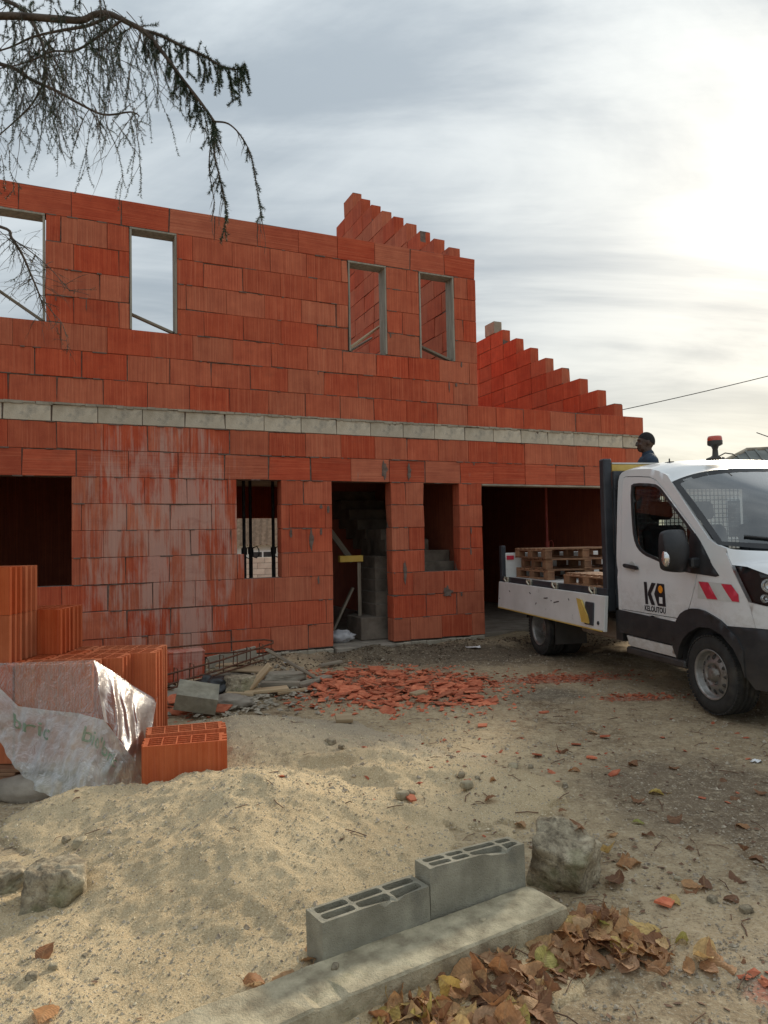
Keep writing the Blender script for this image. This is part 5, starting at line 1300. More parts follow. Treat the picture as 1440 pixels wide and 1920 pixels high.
# loose stones big enough to see singly
sr = random.Random(5)
for k, (x, y, s) in enumerate([(875, 1475, .05), (865, 1455, .035), (895, 1462, .03), (962, 1440, .045), (995, 1440, .03), (620, 1395, .055), (645, 1392, .04), (640, 1402, .03), (720, 1395, .035), (755, 1495, .05), (770, 1490, .035), (1335, 1690, .03), (1270, 1650, .02), (1060, 1475, .03), (1400, 1710, .035), (100, 1815, .022), (60, 1835, .028), (160, 1795, .018), (150, 1585, .05), (125, 1578, .035), (628, 1812, .022), (905, 1725, .018)]):
    q = gpx(x, y, .0); zz = gtop(q.x, q.y); q = gpx(x, y, zz)
    if 20 <= k: zz = .10; q = gpx(x, y, .108)
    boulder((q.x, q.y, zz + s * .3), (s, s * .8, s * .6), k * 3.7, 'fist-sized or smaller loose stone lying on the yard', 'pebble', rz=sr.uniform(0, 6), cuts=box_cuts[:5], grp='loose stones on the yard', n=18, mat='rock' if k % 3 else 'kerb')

# ------------------------------------------------------------------ fallen leaves
def leaf_material():
    m, nt, b, out = newmat('dry_leaf'); oi = N(nt, 'ShaderNodeObjectInfo'); tc = N(nt, 'ShaderNodeTexCoord'); co = tc.outputs['Object']
    base = ramp(nt, oi.outputs['Random'], [(0, (.22, .11, .06)), (.25, (.36, .175, .085)), (.48, (.52, .27, .12)), (.68, (.66, .40, .19)), (.80, (.52, .31, .19)), (.90, (.78, .54, .23)), (.955, (.62, .45, .13)), (1.0, (.34, .36, .10))])
    sp = N(nt, 'ShaderNodeSeparateXYZ'); nt.links.new(co, sp.inputs[0])
    # side veins
    ax = mth(nt, 'ABSOLUTE', sp.outputs[1]); ph = mth(nt, 'SUBTRACT', mth(nt, 'MULTIPLY', sp.outputs[0], 620.0), mth(nt, 'MULTIPLY', ax, 420.0))
    vn = mth(nt, 'SINE', ph); vf = ramp(nt, vn, [(.70, 0.0), (1.0, 1.0)])
    n1 = noi(nt, co, 60, 5, .7); col = mixc(nt, mth(nt, 'MULTIPLY', ramp(nt, n1, [(.36, 1.0), (.58, 0.0)]), .42), base, (.14, .07, .035))
    col = mixc(nt, mth(nt, 'MULTIPLY', vf, .10), col, (.16, .08, .04))
    mid = ramp(nt, ax, [(.0, 1.0), (.0025, 0.0)]); col = mixc(nt, mth(nt, 'MULTIPLY', mid, .5), col, (.42, .26, .13))
    nt.links.new(col, b.inputs['Base Color']); b.inputs['Roughness'].default_value = .62; b.inputs['Specular IOR Level'].default_value = .35
    b.inputs['Transmission Weight'].default_value = 0.0
    tl = N(nt, 'ShaderNodeBsdfTranslucent'); nt.links.new(col, tl.inputs[0]); mx = N(nt, 'ShaderNodeMixShader'); mx.inputs[0].default_value = .35
    bp = N(nt, 'ShaderNodeBump'); bp.inputs['Strength'].default_value = .3; bp.inputs['Distance'].default_value = .002; nt.links.new(vn, bp.inputs['Height']); nt.links.new(bp.outputs[0], b.inputs['Normal'])
    nt.links.new(b.outputs[0], mx.inputs[1]); nt.links.new(tl.outputs[0], mx.inputs[2]); nt.links.new(mx.outputs[0], out.inputs[0]); return m
LEAF = leaf_material(); lr = random.Random(23)
def leaf_mesh(L, Wd, curl, fold, twist, seed):
    m = MB(); nu, nv = 11, 6
    def f(a, b):
        s = -1 + 2 * b; wv = Wd * (math.sin(math.pi * a ** .85) ** .75) * (1 - .12 * a); edge = 1 + .03 * math.sin(a * 40 + seed) * abs(s)
        x = L * (a - .5); y = wv * s * edge * .5; z = fold * abs(y) - curl * (x * x) * 4 / L + .0025 * math.sin(a * 40 - 5 * abs(s) + seed) * abs(s) + .25 * fold * 0
        z += .010 * fbm(x * 18 + seed, y * 18, seed, 2)
        t = twist * (a - .5); y, z = y * math.cos(t) - z * math.sin(t), y * math.sin(t) + z * math.cos(t); return (x, y, z)
    m.grid(f, nu, nv); m.tube([(-L / 2 - .028, .002, .004), (-L / 2 - .012, 0, .0), f(.02, .5)], .0011, 4, False); return m.mesh('leaf', LEAF)
LV = [leaf_mesh(lr.uniform(.085, .125), lr.uniform(.058, .085), lr.uniform(-.22, .4), lr.uniform(-.15, .75), lr.uniform(-1.1, 1.1), k * 2.3) for k in range(12)] + [leaf_mesh(.08, .05, .9, .9, 1.6, 50), leaf_mesh(.07, .045, -.8, 1.2, -1.4, 60)]
pile = thing('leaf_pile', 'heap of curled brown autumn leaves drifted against the front of the kerb', 'leaf pile', (.5, 2.5, 0))
cnt = 0
def pile_h(x, y):
    p = Vector((x - .691, y - 2.813, 0)); a = p.dot(kd); b = p.dot(kn)   # b<0 in front of kerb
    if b > -.004: return -1
    c = .30 + .10 * math.sin(a * 7) ; e = 1 - ((a + .38) / .62) ** 2 if a < .0 else 1 - ((a - .0) / .26 + .0) ** 2 * .9 - .1
    r = 1 - (-b / (c * (1.05 if a < .1 else .8))) ** 1.6
    return min(e, r)
while cnt < 285:
    a = lr.uniform(-1.02, .34); b = -abs(lr.uniform(.012, .42)); p = Vector(kpt(a, b, 0)); h = pile_h(p.x, p.y)
    if h < lr.uniform(-.08, .32): continue
    z = gz(p.x, p.y) + .010 + max(0, h) * .055 * lr.uniform(.0, 1.0) ** .7; me = LV[lr.randrange(len(LV))]; tl = .42 if z > .03 else .22
    s = lr.choice((lr.uniform(.6, .85), lr.uniform(.85, 1.3), lr.uniform(.85, 1.3)))
    o = link('leaf', me, pile, (p.x - .5, p.y - 2.5, z), (lr.gauss(0, tl) + (math.pi if lr.random() < .35 else 0), lr.gauss(0, tl), lr.uniform(0, 6.28)), (s, s, s)); cnt += 1
for k in range(64):     # strays over the yard
    if k < 20: x, y = [(1085, 1545), (1140, 1600), (1155, 1650), (1120, 1712), (1125, 1740), (1170, 1620), (1290, 1585), (1195, 1500), (1230, 1485), (1255, 1680), (1300, 1660), (1320, 1655), (1350, 1800), (1320, 1790), (1280, 1760), (85, 1780), (85, 1895), (480, 1835), (530, 1830), (585, 1790)][k]
    else: x, y = lr.uniform(900, 1440), lr.uniform(1370, 1850)
    q = gpx(x, y, .02); zz = gtop(q.x, q.y) + .012; q = gpx(x, y, zz)
    if k == 0: q = Vector((.83, 3.21, .246)); zz = .246
    if k >= 20 and (pile_h(q.x, q.y) > -.2 or (Vector((q.x, q.y, 0)) - Vector((.815, 3.14, 0))).length < .3): continue
    s = lr.uniform(.6, 1.05) if k >= 20 else lr.uniform(.85, 1.2)
    o = link('fallen_leaf', LV[lr.randrange(len(LV))], None, (q.x, q.y, zz), (lr.gauss(0, .16) + (math.pi if lr.random() < .4 else 0), lr.gauss(0, .16), lr.uniform(0, 6.28)), (s, s, s))
    if k == 0: props(o, 'orange fallen leaf lying on top of the big stone', 'leaf')
    elif 15 <= k < 20: props(o, ['brown leaf lying on the sand just below the mossy stone', 'brown leaf on the sand in the bottom left corner', 'leaf on the sand farthest left of the nearer concrete block', 'leaf on the sand between two others left of the concrete block', 'leaf on the sand touching the left end of the nearer concrete block'][k - 15], 'leaf')
    else: props(o, 'dry leaf lying singly on the open ground right of the kerb', 'leaf', 'stray leaves on the yard')

# ------------------------------------------------------------------ rubble, shards, timber
tiles = thing('tile_rubble', 'flat heap of broken red clay tile pieces in the middle of the yard', 'rubble heap', (0, 7.7, 0))
dr_ = random.Random(31)
def shard_mesh(k):
    n = dr_.randint(4, 6); a0 = dr_.uniform(0, 6); pts = []
    for i in range(n):
        t = a0 + 2 * math.pi * i / n + dr_.uniform(-.3, .3); r = dr_.uniform(.6, 1.0); pts.append((math.cos(t) * r * .085, math.sin(t) * r * .055))
    m = MB(); m.prism(pts, -.004, .004); return m.mesh('tile_shard', MAT['shard'])
SH = [shard_mesh(k) for k in range(14)]
def rub(x, y):
    a, b = x + .02, y - 7.55 + .12 * x
    return 1 - (a / (1.05 if a < 0 else 1.2)) ** 2 - (b / 1.08) ** 2 + .35 * fbm(x * 1.8, y * 1.8, 6, 3)
cnt = 0; fine = MB()
while cnt < 290:
    x, y = dr_.uniform(-1.2, 1.5), dr_.uniform(6.2, 8.9); h = rub(x, y)
    if h < dr_.uniform(-.12, .35): continue
    z = gz(x, y) + .008 + max(0, h) * .055 * dr_.random(); s = dr_.choice((dr_.uniform(.55, 1.1), dr_.uniform(1.0, 2.0))); tl = .15
    link('tile_shard', SH[dr_.randrange(14)], tiles, (x, y - 7.7, z), (dr_.gauss(0, tl), dr_.gauss(0, tl), dr_.uniform(0, 6.28)), (s, s, 1)); cnt += 1
def chip(mb, x, y, z, s, flat=.3):
    M = Matrix.Translation((x, y, z)) @ Matrix.Rotation(dr_.uniform(0, 6.28), 4, 'Z') @ Matrix.Rotation(dr_.gauss(0, .3), 4, 'X') @ Matrix.Rotation(dr_.gauss(0, .3), 4, 'Y')
    mb.add([(-s, -s * .5, 0), (s * .9, -s * .6, 0), (s, s * .5, 0), (-s * .7, s * .7, 0), (0, 0, s * flat), (0, 0, -s * flat)], [(0, 1, 4), (1, 2, 4), (2, 3, 4), (3, 0, 4), (1, 0, 5), (2, 1, 5), (3, 2, 5), (0, 3, 5)], False, M)
for k in range(3600):
    x, y = dr_.uniform(-1.6, 1.7), dr_.uniform(5.8, 9.1)
    if rub(x, y) < dr_.uniform(-.8, .5): continue
    chip(fine, x, y - 7.7, gz(x, y) + .006 + max(0, rub(x, y)) * .04 * dr_.random(), dr_.uniform(.008, .03))
props(fine.build('tile_chips', MAT['shard'], tiles), kind='stuff')
fine = MB()
for cx, cy, rx, ry, n in ((1.85, 7.85, .8, .3, 420), (2.4, 6.8, .45, .14, 120), (.95, 4.9, 1.6, .9, 26), (1.7, 5.3, 1.2, .7, 24), (.5, 5.6, 1.0, .6, 20), (1.3, 2.45, .1, .08, 40), (-2.1, 6.6, .45, .4, 160)):
    for k in range(n):
        x, y = dr_.gauss(cx, rx * .55), dr_.gauss(cy, ry * .6); chip(fine, x, y, gtop(x, y) + .004, dr_.uniform(.006, .028))
props(fine.build('scattered_tile_chips', MAT['shard']), 'small red tile chips trodden into the yard', 'tile chips', kind='stuff')
for k, (x, y) in enumerate([(720, 1405), (710, 1398), (735, 1412), (905, 1360), (1020, 1335), (1010, 1415), (770, 1495), (560, 1330), (540, 1318), (1250, 1690), (1135, 1380), (1080, 1395), (1150, 1450), (1110, 1420), (690, 1505)]):
    q = gpx(x, y, .01); z = gtop(q.x, q.y) + .012; q = gpx(x, y, z)
    props(link('tile_piece', SH[k % 14], None, q, (dr_.gauss(0, .15), dr_.gauss(0, .15), dr_.uniform(0, 6)), (.8, .8, 1.3)), 'single broken piece of red tile on the open ground', 'tile', 'loose tile pieces')
def plank(p, q, w, t, label, mat='wood_new', name='plank', roll=0.0):
    P = Vector(p); Q = Vector(q); L = (Q - P).length; m = MB(); m.box((0, 0, 0), (L, w, t)); o = m.build(name, MAT[mat], None, (P + Q) / 2, bevel=.003)
    e = (Q - P).normalized().to_track_quat('X', 'Z'); o.rotation_euler = (e @ Matrix.Rotation(roll, 4, 'X').to_quaternion()).to_euler(); return props(o, label, 'plank')
def on(x, y, z): return gpx(x, y, z)
plank(on(500, 1218, .42), on(596, 1273, .05), .075, .03, 'long grey plank sloping from the wall down to the rubble', 'wood_old')
plank(on(468, 1290, .08), on(506, 1247, .30), .10, .03, 'pale new board propped up at an angle in the debris', 'wood_new', roll=R(25))
plank(on(458, 1298, .05), on(540, 1290, .06), .16, .03, 'pale flat board lying below the propped board', 'wood_new')
plank(on(490, 1283, .06), on(562, 1282, .06), .09, .05, 'short grey timber lying behind the flat board', 'wood_old')
plank(on(430, 1252, .14), on(500, 1256, .14), .30, .02, 'orange brown sheet of board under the rebar', 'wood_new')
plank(on(405, 1248, .16), on(460, 1243, .18), .12, .02, 'bright board tucked under the rebar beside the brown sheet', 'wood_new')
plank(on(330, 1285, .06), on(385, 1277, .08), .10, .06, 'short timber offcut at the left of the debris', 'wood_new')
plank(on(310, 1300, .05), on(370, 1297, .05), .05, .03, 'thin grey lath in front of the left timber offcut', 'wood_old')
plank(on(390, 1243, .12), on(480, 1222, .20), .04, .14, 'grey concrete lintel lying along the wall behind the rebar', 'concrete', 'lintel')
plank(on(560, 1285, .05), on(615, 1268, .05), .12, .03, 'grey board lying where the sloping plank meets the rubble', 'wood_old')
plank(on(395, 1307, .07), on(426, 1317, .05), .035, .02, 'small red painted offcut beside the tilted concrete block', 'shard')
q = gpx(645, 1352, .03); plank((q.x - .07, q.y, .05), (q.x + .07, q.y + .02, .05), .11, .035, 'small square pale wood offcut on the ground before the tile heap', 'wood_new', roll=R(12))
q = gpx(785, 1308, .06); plank((q.x - .06, q.y - .04, .10), (q.x + .06, q.y + .05, .11), .10, .02, 'little brown wood scrap on top of the tile heap', 'wood_new')
# tilted concrete block and lumps in the debris
q = gpx(370, 1330, .08); cinder((q.x, q.y - .05, .13), R(14), 'tilted grey concrete block lying in the debris beside the wrapped stack', .36, .15, .28, (1, 1), (R(-72), R(12)))
q = gpx(450, 1285, .1); boulder((q.x, q.y, .10), (.24, .17, .15), 21, 'mossy concrete lump in the debris under the propped board', cuts=box_cuts, rz=.4)
q = gpx(400, 1290, .08); boulder((q.x, q.y, .09), (.21, .14, .11), 27, 'crumpled black plastic lump between the timbers of the debris', 'plastic_lump', 'blackbag', lumpy=.9)
q = gpx(535, 1265, .1); boulder((q.x, q.y, .07), (.30, .16, .09), 33, 'flat grey concrete lump behind the boards in the debris', 'stone', 'concrete', cuts=box_cuts)
q = gpx(330, 1310, .05); boulder((q.x, q.y, .05), (.14, .1, .07), 37, 'small grey lump beside the wrapped stack in the debris', 'stone', 'concrete_dark')
q = gpx(430, 1318, .05); boulder((q.x, q.y, .05), (.22, .14, .08), 41, 'heap of grey clods next to the tilted concrete block', 'clod', 'concrete_dark', lumpy=.8)
q = gpx(330, 1246, .25); m = MB(); m.box((0, 0, 0), (.55, .2, .30)); m.box((0, 0, .16), (.56, .21, .02)); props(m.build('lintel_brick', MAT['brick_h'], None, (q.x, q.y + .05, .22), (0, 0, WA), bevel=.006), 'red lintel brick lying on its side by the wall behind the rebar', 'brick')
for k, (x, y, s) in enumerate([(330, 1335, 1.6), (310, 1328, 1.5), (350, 1340, 1.4), (415, 1335, 1.5), (325, 1320, 1.4)]):
    q = gpx(x, y, .03); props(link('tile_piece', SH[k], None, (q.x, q.y, .03 + .012 * k), (.25 * (-1) ** k, .3, k * 1.3), (s, s, 1.4)), 'large broken red tile piece beside the wrapped stack', 'tile', 'tile pieces by the stack')
# rebar cage
cage = thing('rebar_cage', 'rusty steel reinforcement cage lying in the debris along the wall', 'rebar cage', (-2.0, 8.0, 0))
A = gpx(285, 1292, .16); Bp = gpx(512, 1222, .26); Cp = gpx(285, 1226, .36)
def rel(p): return Vector(p) - Vector((-2.0, 8.0, 0))
ax = (Bp - A).normalized(); sd_ = Vector((-ax.y, ax.x, 0))
bend = Bp + ax * .10
for zo in (0, .10):
    m = MB(); pts = [A + Vector((0, 0, zo)), A.lerp(Bp, .5) + Vector((0, 0, zo - .02)), Bp + Vector((0, 0, zo))]
    tail = gpx(300, 1216 + (14 if zo == 0 else 0), .33); 
    pts += [Bp + ax * .07 + sd_ * .06 + Vector((0, 0, zo + .01)), Bp + ax * .06 + sd_ * .18 + Vector((0, 0, zo + .02)), Bp.lerp(tail, .3) + sd_ * .1 + Vector((0, 0, zo)), tail]
    sm = []
    for i in range(len(pts) - 1):
        for t in range(4): sm.append(rel(pts[i].lerp(pts[i + 1], t / 4)))
    sm.append(rel(pts[-1])); m.tube(sm, .010, 6); m.build('bar', MAT['rust'], cage)
m = MB(); m.tube([rel(A + Vector((0, 0, -.05))), rel(A.lerp(Bp, .6) + Vector((0, 0, -.06))), rel(Bp + Vector((-.1, -.1, -.08)))], .009, 6); m.build('bar', MAT['rust'], cage)
for k in range(8):
    c = rel(A.lerp(Bp, .06 + .12 * k)); m = MB(); m.tube([c + Vector((0, 0, -.05)), c + Vector((0, 0, .12)), c + sd_ * .05 + Vector((0, 0, .13)), c + sd_ * .06 + Vector((0, 0, -.02))], .006, 5); m.build('stirrup', MAT['rust'], cage)
# more jumble in the heap of debris
for k, (a, b, w, t, mt, lb) in enumerate([
    ((395, 1268, .10), (470, 1262, .10), .09, .03, 'wood_old', 'grey board lying under the long bars of the rebar cage'),
    ((340, 1262, .10), (420, 1272, .07), .10, .04, 'wood_old', 'weathered board crossing below the rebar at the left of the debris'),
    ((520, 1300, .03), (575, 1292, .04), .07, .025, 'wood_new', 'narrow pale lath at the right end of the debris heap'),
    ((425, 1300, .06), (475, 1302, .05), .05, .03, 'wood_new', 'short pale stick in front of the mossy concrete lump'),
    ((372, 1308, .06), (398, 1290, .09), .06, .03, 'wood_old', 'stub of grey wood leaning on the black plastic lump'),
    ((600, 1248, .05), (640, 1240, .06), .06, .03, 'wood_old', 'little grey board lying near the doorway behind the tiles')]):
    plank(on(*a), on(*b), w, t, lb, mt)
dbr = MB()
for k in range(900):
    q = gpx(dr_.gauss(440, 80), dr_.gauss(1290, 24), .04); 
    if house_w(q.x, q.y) > -.06: continue
    chip(dbr, q.x, q.y, gz(q.x, q.y) + .015 + .02 * dr_.random(), dr_.uniform(.008, .045), .45)
props(dbr.build('mortar_rubble', MAT['concrete']), 'crumbled grey mortar rubble among the timbers by the wall', 'rubble', kind='stuff')
dbr = MB()
for k in range(4200):
    u = dr_.uniform(1.2, 9.0); w = -abs(dr_.gauss(0, .5)) - .03
    if fbm(u * 1.6, w * 2.5, 4, 3) < dr_.uniform(-.5, .35): continue
    p = W0 + HU * u + HW * w; chip(dbr, p.x, p.y, gz(p.x, p.y) + .005, dr_.uniform(.004, .02) * (1 if dr_.random() < .97 else 2.2), .5)
props(dbr.build('earth_clods', MAT['earth']), 'dark crumbly earth thrown up along the foot of the house', 'earth', kind='stuff')
# white scraps of paper
for x, y, s, lb in ((887, 1213, .10, 'scrap of white paper on the dark earth before the garage pier'), (1418, 1427, .035, 'small white paper scrap on the dirt at the right edge'), (540, 1242, .05, 'white paper scrap at the foot of the wall left of the doorway')):
    q = gpx(x, y, .04); zz = gtop(q.x, q.y) + .012; q = gpx(x, y, zz); m = MB(); m.grid(lambda a, b: ((a - .5) * 2 * s, (b - .5) * s, .02 * fbm(a * 3 + x, b * 3, y, 3)), 8, 5); props(m.build('paper_scrap', MAT['white_print'], None, (q.x, q.y, zz)), lb, 'paper')
# gravel, grit and twigs: too many to count
gv = MB(); gr = random.Random(77)
def grain(mb, x, y, z, s):
    a = gr.uniform(0, 6.28); c, d = math.cos(a) * s, math.sin(a) * s; k = gr.uniform(.5, 1.0)
    mb.add([(x + c, y + d, z), (x - d * k, y + c * k, z), (x - c, y - d, z), (x + d * k, y - c * k, z), (x + s * gr.uniform(-.3, .3), y, z + s * gr.uniform(.5, .9))], [(0, 1, 4), (1, 2, 4), (2, 3, 4), (3, 0, 4)])
for k in range(34000):
    t = gr.random() ** 1.6; y = 2.0 + t * 7.5; x = gr.uniform(-.62 * y, .60 * y)
    if house_w(x, y) > -.08: continue
    s = gr.uniform(.002, .007) * (1 + .12 * y) * (1.0 if gr.random() < .96 else 2.2)
    dn = fbm(x * 1.2, y * 1.2, 3, 3)
    if dn < gr.uniform(-.6, .3): continue
    grain(gv, x, y, gtop(x, y) - s * .15, s)
sg_ = MB()
for k in range(42000):
    x = gr.uniform(-2.0, .9); y = 2.0 + gr.random() ** 1.3 * 3.6
    if heap(x, y) < .015: continue
    s = gr.uniform(.0016, .0042) * (.6 + .2 * y) * (1 if gr.random() < .965 else gr.uniform(1.5, 3.2)); grain(sg_, x, y, gz(x, y) + hz(x, y) - s * .1, s)
MAT['sand_grain'] = mk('sand_grains', (.30, .22, .12), (.80, .69, .48), 90, .9, world_co=True, lo=.32, hi=.68)
props(sg_.build('sand_grains', MAT['sand_grain'], bpy.data.objects['sand_heap']), kind='stuff')
MAT['grit'] = mk('grit', (.16, .12, .085), (.58, .50, .38), 45, .95, world_co=True, lo=.3, hi=.7)
props(gv.build('gravel', MAT['grit']), 'loose grit and gravel strewn over the yard', 'gravel', kind='stuff')
tw = MB()
for k in range(170):
    y = 2.3 + gr.random() ** 1.3 * 4.5; x = gr.uniform(.2, .58 * y) if gr.random() < .8 else gr.uniform(-.5 * y, .2)
    L = gr.uniform(.03, .14); a = gr.uniform(0, 3.14); z = gtop(x, y) + .006; dx, dy = math.cos(a) * L / 2, math.sin(a) * L / 2
    tw.tube([(x - dx, y - dy, z), (x + gr.uniform(-.01, .01), y + gr.uniform(-.01, .01), z + .006), (x + dx, y + dy, z + .002)], gr.uniform(.0012, .0032), 4, False)
for k in range(900):   # crumbs of dead leaf
    y = 2.2 + gr.random() ** 1.2 * 5.0; x = gr.uniform(.25, .6 * y) if gr.random() < .85 else gr.uniform(-.6 * y, .6 * y); s = gr.uniform(.006, .02)
    if fbm(x * 1.5, y * 1.5, 11, 3) < gr.uniform(-.5, .4): continue
    z = gtop(x, y) + .004; a = gr.uniform(0, 6.28); c, d = math.cos(a) * s, math.sin(a) * s
    tw.add([(x + c, y + d, z), (x - d * .6, y + c * .6, z + gr.uniform(0, .008)), (x - c, y - d, z + gr.uniform(0, .004)), (x + d * .5, y - c * .5, z)], [(0, 1, 2, 3)])
MAT['litter'] = mk('leaf_litter', (.09, .05, .03), (.22, .12, .07), 30, .9, world_co=True)
props(tw.build('leaf_litter', MAT['litter']), 'twigs and crumbs of dead leaf over the right of the yard', 'leaf litter', kind='stuff')
# ------------------------------------------------------------------ spruce reaching in from the upper left
sr = random.Random(99)
TREE = Vector((-4.3, 4.2, 0))
tree = thing('spruce_tree', 'spruce standing out of frame whose drooping branches hang in at the upper left', 'tree', TREE)
def rl(p): return Vector(p) - TREE
m = MB(); m.tube([(0, 0, -.2), (.03, 0, 2.5), (0, .02, 5.5), (.0, 0, 9.5)], [.26, .21, .15, .04], 14); trunk = m.build('trunk', MAT['bark'], tree)
needles = MB()
def spl(pts, k=5):
    out = []; n = len(pts)
    for i in range(n - 1):
        p0, p1, p2, p3 = pts[max(i - 1, 0)], pts[i], pts[i + 1], pts[min(i + 2, n - 1)]
        for j in range(k):
            t = j / k; out.append(.5 * ((2 * p1) + (-p0 + p2) * t + (2 * p0 - 5 * p1 + 4 * p2 - p3) * t * t + (-p0 + 3 * p1 - 3 * p2 + p3) * t ** 3))
    out.append(pts[-1]); return out
def needle_run(pts, dens, ln, start=0.0):
    n = len(pts)
    for i in range(n - 1):
        if i / n < start: continue
        a, b = pts[i], pts[i + 1]; d = b - a; L = d.length
        if L < 1e-5: continue
        d.normalize(); k = max(1, int(L * dens))
        u = d.cross(Vector((.3, .9, .2))).normalized(); v = d.cross(u)
        for q in range(k):
            p = a + (b - a) * sr.random(); t = sr.uniform(0, 6.28); s = (u * math.cos(t) + v * math.sin(t)) * .85 + d * .55
            e = p + s.normalized() * ln * sr.uniform(.7, 1.1); w = s.cross(Vector((sr.uniform(-1, 1), sr.uniform(-1, 1), sr.uniform(-1, 1)))).normalized() * .0015
            needles.add([rl(p - w), rl(p + w), rl(e)], [(0, 1, 2)])
branches = []
def limb(px, r0, r1, dens=0, ln=.016, ns=0.0, name='branch', k=5):
    """traced line: (x, y, distance) in the picture"""
    Q = [atY(*p) for p in px]
    if px[0][0] <= -400: Q = [Vector((TREE.x, TREE.y, Q[0].z - .05))] + Q
    P = spl(Q, k); n = len(P); m = MB(); m.tube([rl(p) for p in P], [r0 + (r1 - r0) * i / (n - 1) for i in range(n)], 6)
    branches.append(m.build(name, MAT['bark'], tree))
    if dens: needle_run(P, dens, ln, ns)
    return P
twigs = MB()
def twig(p, d, L, r=.0022, dens=260, ln=.015, droop=1.0, side=2, start=.0):
    pts = [p.copy()]; n = max(4, int(L / .035)); q = p.copy(); dd = d.normalized()
    for i in range(n):
        dd = (dd + Vector((sr.gauss(0, .10), sr.gauss(0, .10), -.16 * droop))).normalized(); q = q + dd * (L / n); pts.append(q.copy())
    twigs.tube([rl(x) for x in pts], [r * (1 - .7 * i / n) for i in range(n + 1)], 4, False)
    if dens: needle_run(pts, dens, ln, start)
    for k in range(side):
        i = sr.randrange(1, n); e = (pts[min(i + 1, n)] - pts[i - 1]).normalized(); o = (e + Vector((sr.gauss(0, .7), sr.gauss(0, .5), sr.gauss(-.2, .4)))).normalized()
        twig(pts[i], o, L * sr.uniform(.25, .5), r * .6, dens, ln, droop * .8, 0, start)
A1 = limb([(-420, 60, 4.15), (-150, 42, 3.95), (0, 30, 3.85), (100, 35, 3.8), (152, 38, 3.78), (178, 27, 3.76), (205, 26, 3.75), (235, 40, 3.73), (272, 60, 3.72), (300, 92, 3.70), (325, 125, 3.68), (345, 152, 3.67), (375, 190, 3.66), (402, 228, 3.65)], .023, .007)
A2 = limb([(272, 58, 3.72), (300, 66, 3.72), (345, 88, 3.70), (385, 106, 3.68), (415, 124, 3.66), (445, 130, 3.65), (459, 120, 3.64)], .009, .003, 2600, .021)
A3 = limb([(402, 228, 3.65), (403, 255, 3.65), (402, 290, 3.64), (410, 325, 3.64), (418, 360, 3.63), (424, 400, 3.63), (420, 432, 3.63)], .006, .002, 1500, .017)
A4 = limb([(402, 228, 3.65), (428, 232, 3.64), (452, 255, 3.63), (470, 290, 3.62), (478, 330, 3.62), (486, 380, 3.62), (491, 412, 3.62)], .005, .0015, 1500, .015, .45)
A5 = limb([(402, 228, 3.65), (396, 262, 3.66), (392, 310, 3.66), (396, 345, 3.66), (402, 385, 3.66), (396, 415, 3.66)], .004, .0015, 500, .013, .3)
A6 = limb([(455, 130, 3.65), (450, 148, 3.65), (447, 160, 3.65)], .003, .0015, 1300, .018)
B1 = limb([(210, 28, 3.75), (165, 48, 3.78), (110, 58, 3.82), (60, 70, 3.86), (0, 95, 3.9), (-150, 130, 4.0), (-300, 190, 4.05)], .010, .0015)
B2 = limb([(225, 40, 3.73), (180, 72, 3.76), (140, 95, 3.78), (95, 97, 3.82), (40, 120, 3.86), (-100, 150, 3.95), (-250, 215, 4.0)], .008, .0015)
B3 = limb([(-420, 120, 4.2), (-150, 110, 4.0), (0, 120, 3.9), (60, 150, 3.85), (105, 170, 3.8), (150, 195, 3.78), (195, 215, 3.76), (245, 210, 3.75), (262, 218, 3.74)], .014, .003)
B4 = limb([(-420, 20, 4.3), (-100, -20, 4.1), (30, 10, 4.0), (70, 60, 3.95), (85, 110, 3.92), (80, 150, 3.9)], .016, .006)
B5 = limb([(85, 150, 3.9), (60, 195, 3.9), (25, 230, 3.9), (-10, 260, 3.9), (-60, 300, 3.9)], .006, .002)
# needled sprays on the outer branch
for P, n, L0, L1, dens in ((A1[53:], 26, .07, .19, 1700), (A2, 34, .07, .20, 1900), (A3, 14, .05, .14, 1200), (A4[8:], 8, .04, .09, 1000)):
    for k in range(n):
        p = P[min(len(P) - 1, int(len(P) * (k + sr.random()) / n))]; twig(p, Vector((sr.gauss(.1, .35), sr.gauss(0, .4), -.9)), sr.uniform(L0, L1), .0025, dens, .017, .7, 1)
for k in range(7):  # upright little shoots above the tip
    p = A2[int(len(A2) * (.2 + .11 * k))]; twig(p, Vector((sr.gauss(.4, .3), sr.gauss(0, .3), .35)), sr.uniform(.03, .07), .0025, 1300, .018, .1, 0)
# bare hanging twiglets from the outer branch
for P, n in ((A1[43:], 16), (A3, 7), (A4, 7), (A5, 5)):
    for k in range(n):
        p = P[sr.randrange(len(P))]; twig(p, Vector((sr.gauss(0, .3), sr.gauss(0, .3), -1)), sr.uniform(.06, .24), .0020, 0, .01, 1.0, 2)
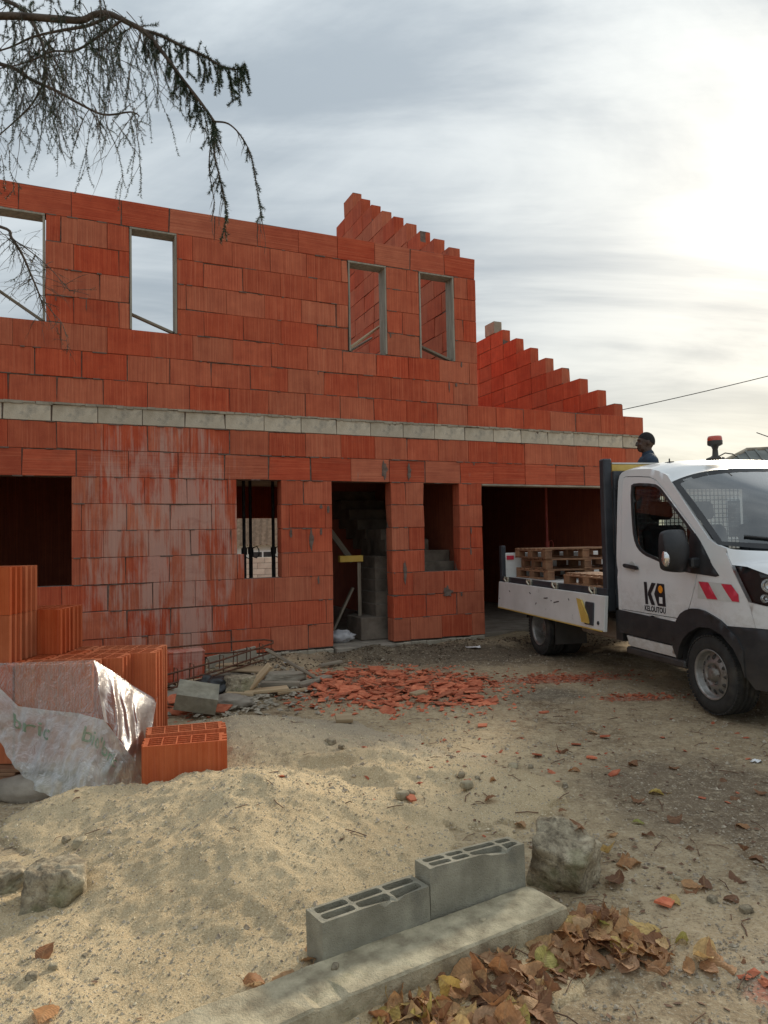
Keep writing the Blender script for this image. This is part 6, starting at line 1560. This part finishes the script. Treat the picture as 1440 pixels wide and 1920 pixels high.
# dense curtain of drooping twigs at the left
for P, n, L0, L1 in ((A1[10:47], 46, .15, .55), (B1, 42, .15, .55), (B2, 48, .15, .6), (B3, 58, .12, .48), (B4, 34, .2, .6), (B5, 16, .1, .4)):
    for k in range(n):
        p = P[sr.randrange(len(P))]
        if p.x < -2.5 and sr.random() < .5: continue
        needled = sr.random() < .72
        twig(p + Vector((0, sr.gauss(0, .05), 0)), Vector((sr.gauss(.25, .4), sr.gauss(0, .35), -.75)), sr.uniform(L0, L1), .0024, 520 if needled else 0, .015, .8, 3, .15)
for k in range(42):  # green heart of the branch and sprays above it
    p = (A1[13:45] + B4)[sr.randrange(32 + len(B4))]; twig(p, Vector((sr.gauss(0, .5), sr.gauss(0, .5), sr.gauss(-.1, .5))), sr.uniform(.10, .26), .003, 900, .018, .5, 2)
for x, y, L in ((140, -10, .10), (150, -20, .14), (110, -30, .12), (185, -20, .13), (60, -30, .14), (95, -10, .12)):
    twig(atY(x, y, 3.8), Vector((.1, 0, -1)), L, .003, 900, .018, .3, 2)
# lower dead branch crossing the leftmost upper window
D1 = limb([(-420, 330, 4.1), (-150, 400, 3.9), (0, 425, 3.82), (22, 447, 3.8), (42, 478, 3.79), (58, 515, 3.78), (72, 548, 3.78), (80, 575, 3.77)], .012, .003)
D2 = limb([(22, 447, 3.8), (55, 470, 3.78), (82, 492, 3.77), (105, 515, 3.76), (130, 545, 3.75)], .004, .0012)
D3 = limb([(72, 548, 3.78), (98, 585, 3.77), (118, 610, 3.76), (128, 655, 3.76)], .0025, .001)
for P, n, L0, L1 in ((D1[19:], 46, .06, .24), (D2, 14, .05, .15), (D3, 9, .04, .10), (D1[10:25], 20, .1, .3)):
    for k in range(n):
        p = P[sr.randrange(len(P))]; twig(p, Vector((sr.gauss(.1, .7), sr.gauss(0, .4), sr.gauss(-.5, .5))), sr.uniform(L0, L1), .0018, 250 if sr.random() < .25 else 0, .010, .5, 2)
# upper crown out of sight above the frame and round the trunk
crown = MB()
for k in range(46):
    h = 4.2 + k * .11; a = k * 2.4; L = max(.3, 2.2 * (1 - (h - 3.2) / 6.8)); d = Vector((math.cos(a), math.sin(a), -.28))
    if d.x > .1 and h < 6.0 : L *= .35
    pts = [Vector((0, 0, h)) + d * (L * t / 4) + Vector((0, 0, -.10 * (t / 4) ** 2)) for t in range(5)]; crown.tube(pts, [.022, .017, .012, .008, .004], 5, False)
    for q in range(26):
        p = pts[0].lerp(pts[-1], sr.uniform(.2, 1)); e = p + Vector((sr.gauss(0, .13), sr.gauss(0, .13), -sr.uniform(.05, .28))); s = (e - p).cross(Vector((sr.random(), sr.random(), .2))).normalized() * .022
        crown.add([p - s, p + s, e], [(0, 1, 2)])
props(crown.build('crown', MAT['needle'], tree), kind='stuff')
props(twigs.build('twigs', MAT['bark'], tree), kind='stuff')
props(needles.build('needles', MAT['needle'], tree), kind='stuff')
